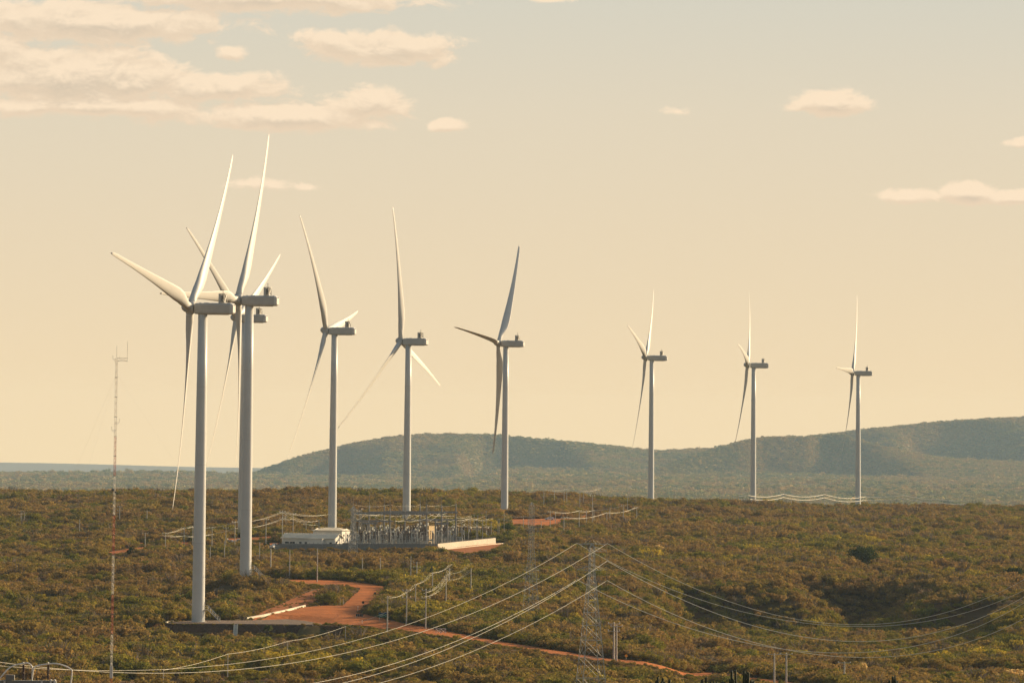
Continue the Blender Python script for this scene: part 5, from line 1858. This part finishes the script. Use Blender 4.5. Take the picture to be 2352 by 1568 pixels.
def palm(px, py, hpx, label, group='small palms in the scrub'):
    q_ = hit(px, py, 1.2); s_ = proj(q_)[2]; g = gz(q_[0], q_[1])
    h = max(2.2, P(px, py - hpx, s_)[2] - g - .5)
    r_ = empty('palm_tree', (q_[0], q_[1], g), label, 'palm', group)
    MB().tube([(0, 0, -.3), (.08, 0, h * .5), (.02, .05, h * .86)], [.22, .17, .15], 8).build('trunk', M['bark'], r_)
    m_ = MB(); r__ = random.Random(int(px))
    for i in range(15):
        a = i * 2.4; L_ = r__.uniform(1.2, 1.7); up_ = r__.uniform(.1, 1.1)
        p0 = Vector((.02, .05, h * .86)); path = []
        for k in range(6):
            t = k / 5
            path.append(p0 + Vector((math.cos(a) * L_ * t, math.sin(a) * L_ * t, up_ * t * 1.2 - 1.5 * t * t)))
        sd_ = Vector((-math.sin(a), math.cos(a), 0))
        for k in range(5):
            w0 = .24 * math.sin(PI * (k + .5) / 6.2) + .05
            for sg in (-1, 1):
                m_.add([path[k], path[k + 1], path[k + 1] + sd_ * sg * w0 + Vector((0, 0, -.14)), path[k] + sd_ * sg * w0 * 1.1 + Vector((0, 0, -.2))], [(0, 1, 2, 3)])
    m_.build('crown', M['palm'], r_)
    SPOTS.append((q_[0], q_[1], 1.5))


def c(fn, x, y): return fn(x, y)
plant(1985, 1300, 92, 44, 'dgreen', 'large dark green tree standing alone in the scrub on the right', None, 'tree', 'tree')
plant(2091, 1296, 24, 13, 'dgreen', 'small dark tree a little right of the large one', None, 'tree', 'tree')
plant(2328, 1327, 48, 24, 'dgreen', 'dark tree at the right edge above the sagging conductors', None, 'tree', 'tree')
plant(1164, 1232, 46, 31, 'green', 'spreading green tree with bare trunk at the corner beyond the sunlit wall', None, 'tree', 'tree', .3)
GS = 'pale and yellowish shrubs standing out of the scrub'
for (px, py, w_, h_, lf, lb) in [
    (1513.6, 1264, 28, 14, 'pale', 'pale blossoming shrub, left one of the pale three right of the pylon top'), (1556, 1267, 30, 14, 'pale', 'pale blossoming shrub, middle one of the pale three right of the pylon top'),
    (1592, 1275, 38, 12, 'pale', 'widest and lowest of the three pale shrubs right of the pylon top'), (1468, 1262, 32, 12, 'ygreen', 'yellow-green shrub just left of the three pale ones'),
    (1606, 1172, 40, 13, 'pale', 'pale mound-shaped shrub near the plateau edge below the far turbine'), (1636, 1172, 36, 13, 'ygreen', 'yellow-green shrub beside the pale mound near the plateau edge'),
    (1325, 1259, 24, 11, 'ygreen', 'yellow-green shrub behind the left arm of the pylon'), (1395, 1261, 24, 12, 'ygreen', 'yellow-green shrub behind the right arm of the pylon'),
    (1259, 1260, 26, 11, 'ygreen', 'yellow-green shrub well left of the pylon top'), (1314, 1250, 24, 11, 'dgreen', 'dark green shrub just above the wire end left of the pylon'),
    (1187, 1176, 28, 15, 'ygreen', 'yellow-green tree just right of the turbine tower behind the apron'), (1221.5, 1141, 14, 10, 'dgreen', 'small dark tree on the skyline of the plateau right of the sixth tower'),
    (1290, 1157, 14, 11, 'dgreen', 'dark green shrub between the poles on the rise'), (1298, 1549, 34, 15, 'yellow', 'bright yellow shrub at the bottom beside the pylon legs'),
    (2331, 1556, 44, 24, 'pale', 'pale cream shrub in the bottom right corner'), (2284, 1562, 52, 14, 'pale', 'low pale cream thicket at the bottom right'),
    (2283, 1378, 18, 11, 'pale', 'small pale yellow shrub beneath the rising conductors at right'), (1986, 1537, 22, 9, 'pale', 'small whitish shrub near the rightmost pale pole'),
    (2054, 1543, 30, 11, 'ygreen', 'yellow-green shrub behind the foreground cactus at lower right'), (2246, 1264, 56, 8, 'ygreen', 'long low yellow-green thicket on the right'),
    (24, 1252, 40, 22, 'ygreen', 'yellow-green tree at the far left edge'), (158, 1253, 36, 20, 'ygreen', 'yellow-green tree left of the guyed mast'),
    (323, 1227, 28, 15, 'ygreen', 'yellow-green shrub just right of the guyed mast'), (355, 1218, 26, 12, 'ygreen', 'yellow-green shrub higher up, left of the nearest tower'),
    (15, 1168, 38, 14, 'ygreen', 'flat yellow-green shrub at the left edge near the plateau rim'), (97, 1166, 32, 10, 'ygreen', 'yellow-green shrub above the two short poles at far left'),
    (351, 1266, 34, 13, 'ygreen', 'yellow-green bush in front of the white fence posts'), (494, 1275, 34, 15, 'dgreen', 'dark round bush right of the nearest tower'),
    (302, 1267, 26, 13, 'dgreen', 'dark bush in the bend of the red track right of the mast'), (1449, 1361, 18, 13, 'redbrown', 'rust-red shrub at the upper left rim of the shaded hollow'),
    (395, 1256, 20, 9, 'dgreen', 'dark bush on the red clearing beside the corral gate'), (612, 1256, 17, 13, 'dgreen', 'small dark tree at the left end of the substation wall'),
    (1508, 1151, 10, 7, 'dgreen', 'tiny dark shrub at the foot of the seventh tower'), (1680, 1170, 30, 9, 'green', 'green shrub near the plateau edge at the foot of the eighth tower'),
    (545, 1225, 30, 14, 'ygreen', 'bright shrub behind the parked white pickup'), (620, 1228, 22, 16, 'ygreen', 'bright yellow-green shrub behind the row of wires left of the building'),
    (2348, 1168, 22, 18, 'redbrown', 'bare brown tree on the skyline at the right edge'), (1700, 1330, 26, 12, 'green', 'green shrub above the rim of the shaded hollow')]:
    plant(px, py, w_, h_, lf, lb, GS)
for (x, y, h_, lb) in [(616, 1452, 24, 'palm standing against the dark face of the turbine pad'), (1669, 1480, 18, 'palm right of the yellow warning sign, highest of its group'), (1647, 1502, 18, 'palm just below the highest one right of the warning sign'),
                       (1689, 1516, 20, 'palm left of the first pale pole at lower right'), (1637, 1538, 16, 'palm beside the red road above the foreground cactus'), (1745, 1541, 14, 'low palm just left of the pale poles'), (1809, 1544, 15, 'low palm between the pale poles at lower right'),
                       (422, 1326, 18, 'dark palm in the scrub left of the nearest tower'), (982, 1300, 16, 'palm above the sagging wires by the road gate'), (1905, 1541, 14, 'low palm left of the rightmost pale pole')]:
    palm(x, y, h_, lb)


def cactus(px, ytop, wpx, s_, n, label, seed, thick=.075, cat='cactus', group='candelabra cacti', q_=None, h=None):
    if q_ is None:
        top = P(px, ytop, s_)
        g = gz(top[0], top[1]); q_ = top; h = top[2] - g
    else:
        g = q_[2]
    root_ = empty('candelabra_cactus', (q_[0], q_[1], g), label, cat, group)
    r__ = random.Random(seed)
    wd = wpx / s_ / 2
    MB().tube([(0, 0, -.3), (.03, 0, h * .3)], [thick * 2.2, thick * 1.8], 8).build('trunk', M['cactus'], root_)
    for i in range(n):
        a = r__.uniform(0, 2 * PI); d = wd * math.sqrt(r__.uniform(.02, 1)); hh = h * r__.uniform(.72, 1.0) * (1 - .12 * (d / wd) ** 2)
        x, y = d * math.cos(a), d * math.sin(a) * .8
        z0_ = h * r__.uniform(.12, .4)
        path = [(x * .05, y * .05, z0_), (x * .5, y * .5, z0_ + h * .03), (x * .85, y * .85, z0_ + h * .12), (x * .96, y * .96, z0_ + (hh - z0_) * .5), (x * 1.02 + r__.uniform(-.06, .06), y, hh - .02), (x * 1.02, y, hh + .05)]
        MB().tube(path, [thick, thick * 1.05, thick * 1.05, thick, thick * .85, thick * .3], 8).build('arm', M['cactus'], root_)
    return root_


cactus(1516, 1545, 62, 46, 24, 'candelabra cactus in the foreground, leftmost of the bottom edge clumps', 1)
cactus(1572, 1551, 46, 45, 16, 'thinner foreground cactus clump just right of the leftmost one', 2)
cactus(1618, 1546, 60, 46, 20, 'sparser foreground cactus clump in the middle of the row', 3)
cactus(1695, 1535, 88, 46, 36, 'largest and densest foreground cactus clump at the end of the road', 4)
cactus(2054, 1545, 60, 46, 16, 'separate foreground cactus clump far right of the others', 5)
cactus(1962, 1561, 60, 46, 9, 'low foreground cactus tips left of the separate clump', 6)
for (x, y, w_, hp, lb) in [(982, 1318, 30, 22, 'dark candelabra cactus on the slope above the road gate poles'), (1140, 1346, 30, 15, 'dark spreading cactus in the scrub left of the pylon'), (1120, 1396, 18, 9, 'small cactus beside the upper conductors left of the pylon'),
                           (715, 1288, 22, 24, 'pale branching cactus below the grey substation wall'), (506, 1327, 34, 20, 'dark cactus clump between the two nearest towers')]:
    q = hit(x, y, 1.0); s = proj(q)[2]; q[2] = gz(q[0], q[1])
    h = P(x, y - hp, s)[2] - q[2]
    cactus(x, 0, w_, s, 12, lb, int(x), .12, q_=q, h=h)
    SPOTS.append((q[0], q[1], 1.5))

# ------------------------------------------------------------------ foreground switchgear at lower left
SF = 46.0
fo = P(78, 1562, SF)
gf = gz(fo[0], fo[1])
root = empty('pole_top_recloser', (fo[0], fo[1], gf), 'electrical switchgear with two ribbed brown bushings and arched conductors in the lower left corner', 'switchgear')
def FL(x, y, dy=0.0):
    p = P(x, y, SF)
    return (p[0] - fo[0], dy, p[2] - gf)
def K(x, y): return (x / 11.703, 1493 + y / 11.703)          # the corner crop: 6.72 times 1.7415
a = FL(*K(-60, 790)); b = FL(*K(1520, 900))
MB().box(((a[0] + b[0]) / 2, 0, a[2] - .12), (b[0] - a[0], .35, .22)).build('beam', M['tank'], root)
MB().box(((a[0] + b[0]) / 2, .1, (a[2] - .25) / 2), (1.5, .5, a[2] - .3)).build('cabinet', M['tank'], root)
a = FL(*K(240, 720))
MB().box((a[0], 0, a[2]), (.32, .3, .26)).box((a[0] + .22, 0, a[2]), (.12, .3, .24)).build('small_box', M['tank'], root)
for cx in (1375, 1475):
    a = FL(*K(cx, 830)); MB().box((a[0], -.1, a[2]), (.09, .3, .2)).build('bracket', M['mwhite'], root)
for cx in (130, 1130):
    a = FL(*K(cx, 840)); MB().box((a[0], -.2, a[2]), (.09, .06, .09)).build('bolt', M['mwhite'], root)
for j, cx in enumerate((625, 1290)):
    lo_ = FL(*K(cx, 780)); hi_2 = FL(*K(cx, 385))
    prof = []
    n = 13
    for i in range(2 * n + 1): prof.append((.062 if i % 2 else .036, (hi_2[2] - lo_[2]) * i / (2 * n)))
    b_ = MB().lathe(prof, 16, lo_).build('bushing', M['bushing'] if 'bushing' in M else M['porcelain'], root)
    MB().lathe([(.03, 0), (.045, .03), (.045, .1), (.03, .14)], 12, hi_2).build('terminal', M['wire'], b_)


def smooth_path(pts, n=8):
    out = []
    P_ = [Vector(p) for p in pts]
    P_ = [P_[0]] + P_ + [P_[-1]]
    for i in range(1, len(P_) - 2):
        p0, p1, p2, p3 = P_[i - 1:i + 3]
        for k in range(n):
            t = k / n
            out.append(.5 * ((2 * p1) + (-p0 + p2) * t + (2 * p0 - 5 * p1 + 4 * p2 - p3) * t * t + (-p0 + 3 * p1 - 3 * p2 + p3) * t ** 3))
    out.append(P_[-2])
    return out


for pts in ([(-40, 800), (100, 620), (235, 480), (400, 395), (600, 348), (640, 350)], [(640, 350), (740, 340), (820, 385), (860, 450), (868, 560), (860, 900)],
            [(850, 900), (870, 700), (895, 530), (950, 430), (1080, 392), (1250, 370), (1290, 365)], [(1290, 365), (1460, 352), (1620, 375), (1800, 440), (1910, 510), (1935, 590), (1905, 900)]):
    MB().tube(smooth_path([FL(*K(x, y)) for x, y in pts]), .037, 10).build('arched_conductor', M['tube'], root)
# @@OBJECTS-END

build_scrub()

# ------------------------------------------------------------------ haze
hz = bpy.data.materials.new('haze')
hz.use_nodes = True
ht = hz.node_tree
ht.nodes.clear()
pv = ht.nodes.new('ShaderNodeVolumePrincipled')
pv.inputs['Color'].default_value = (0.50, 0.70, 0.88, 1)
pv.inputs['Density'].default_value = HAZE_D
pv.inputs['Anisotropy'].default_value = 0.0
ho = ht.nodes.new('ShaderNodeOutputMaterial')
ht.links.new(pv.outputs[0], ho.inputs['Volume'])
hb_ = MB().box((0, 15450, -300), (44000, 31100, 800))
o = hb_.build('haze', hz)
o['kind'] = 'stuff'
o['label'] = 'thin blue-grey evening haze over the plain'
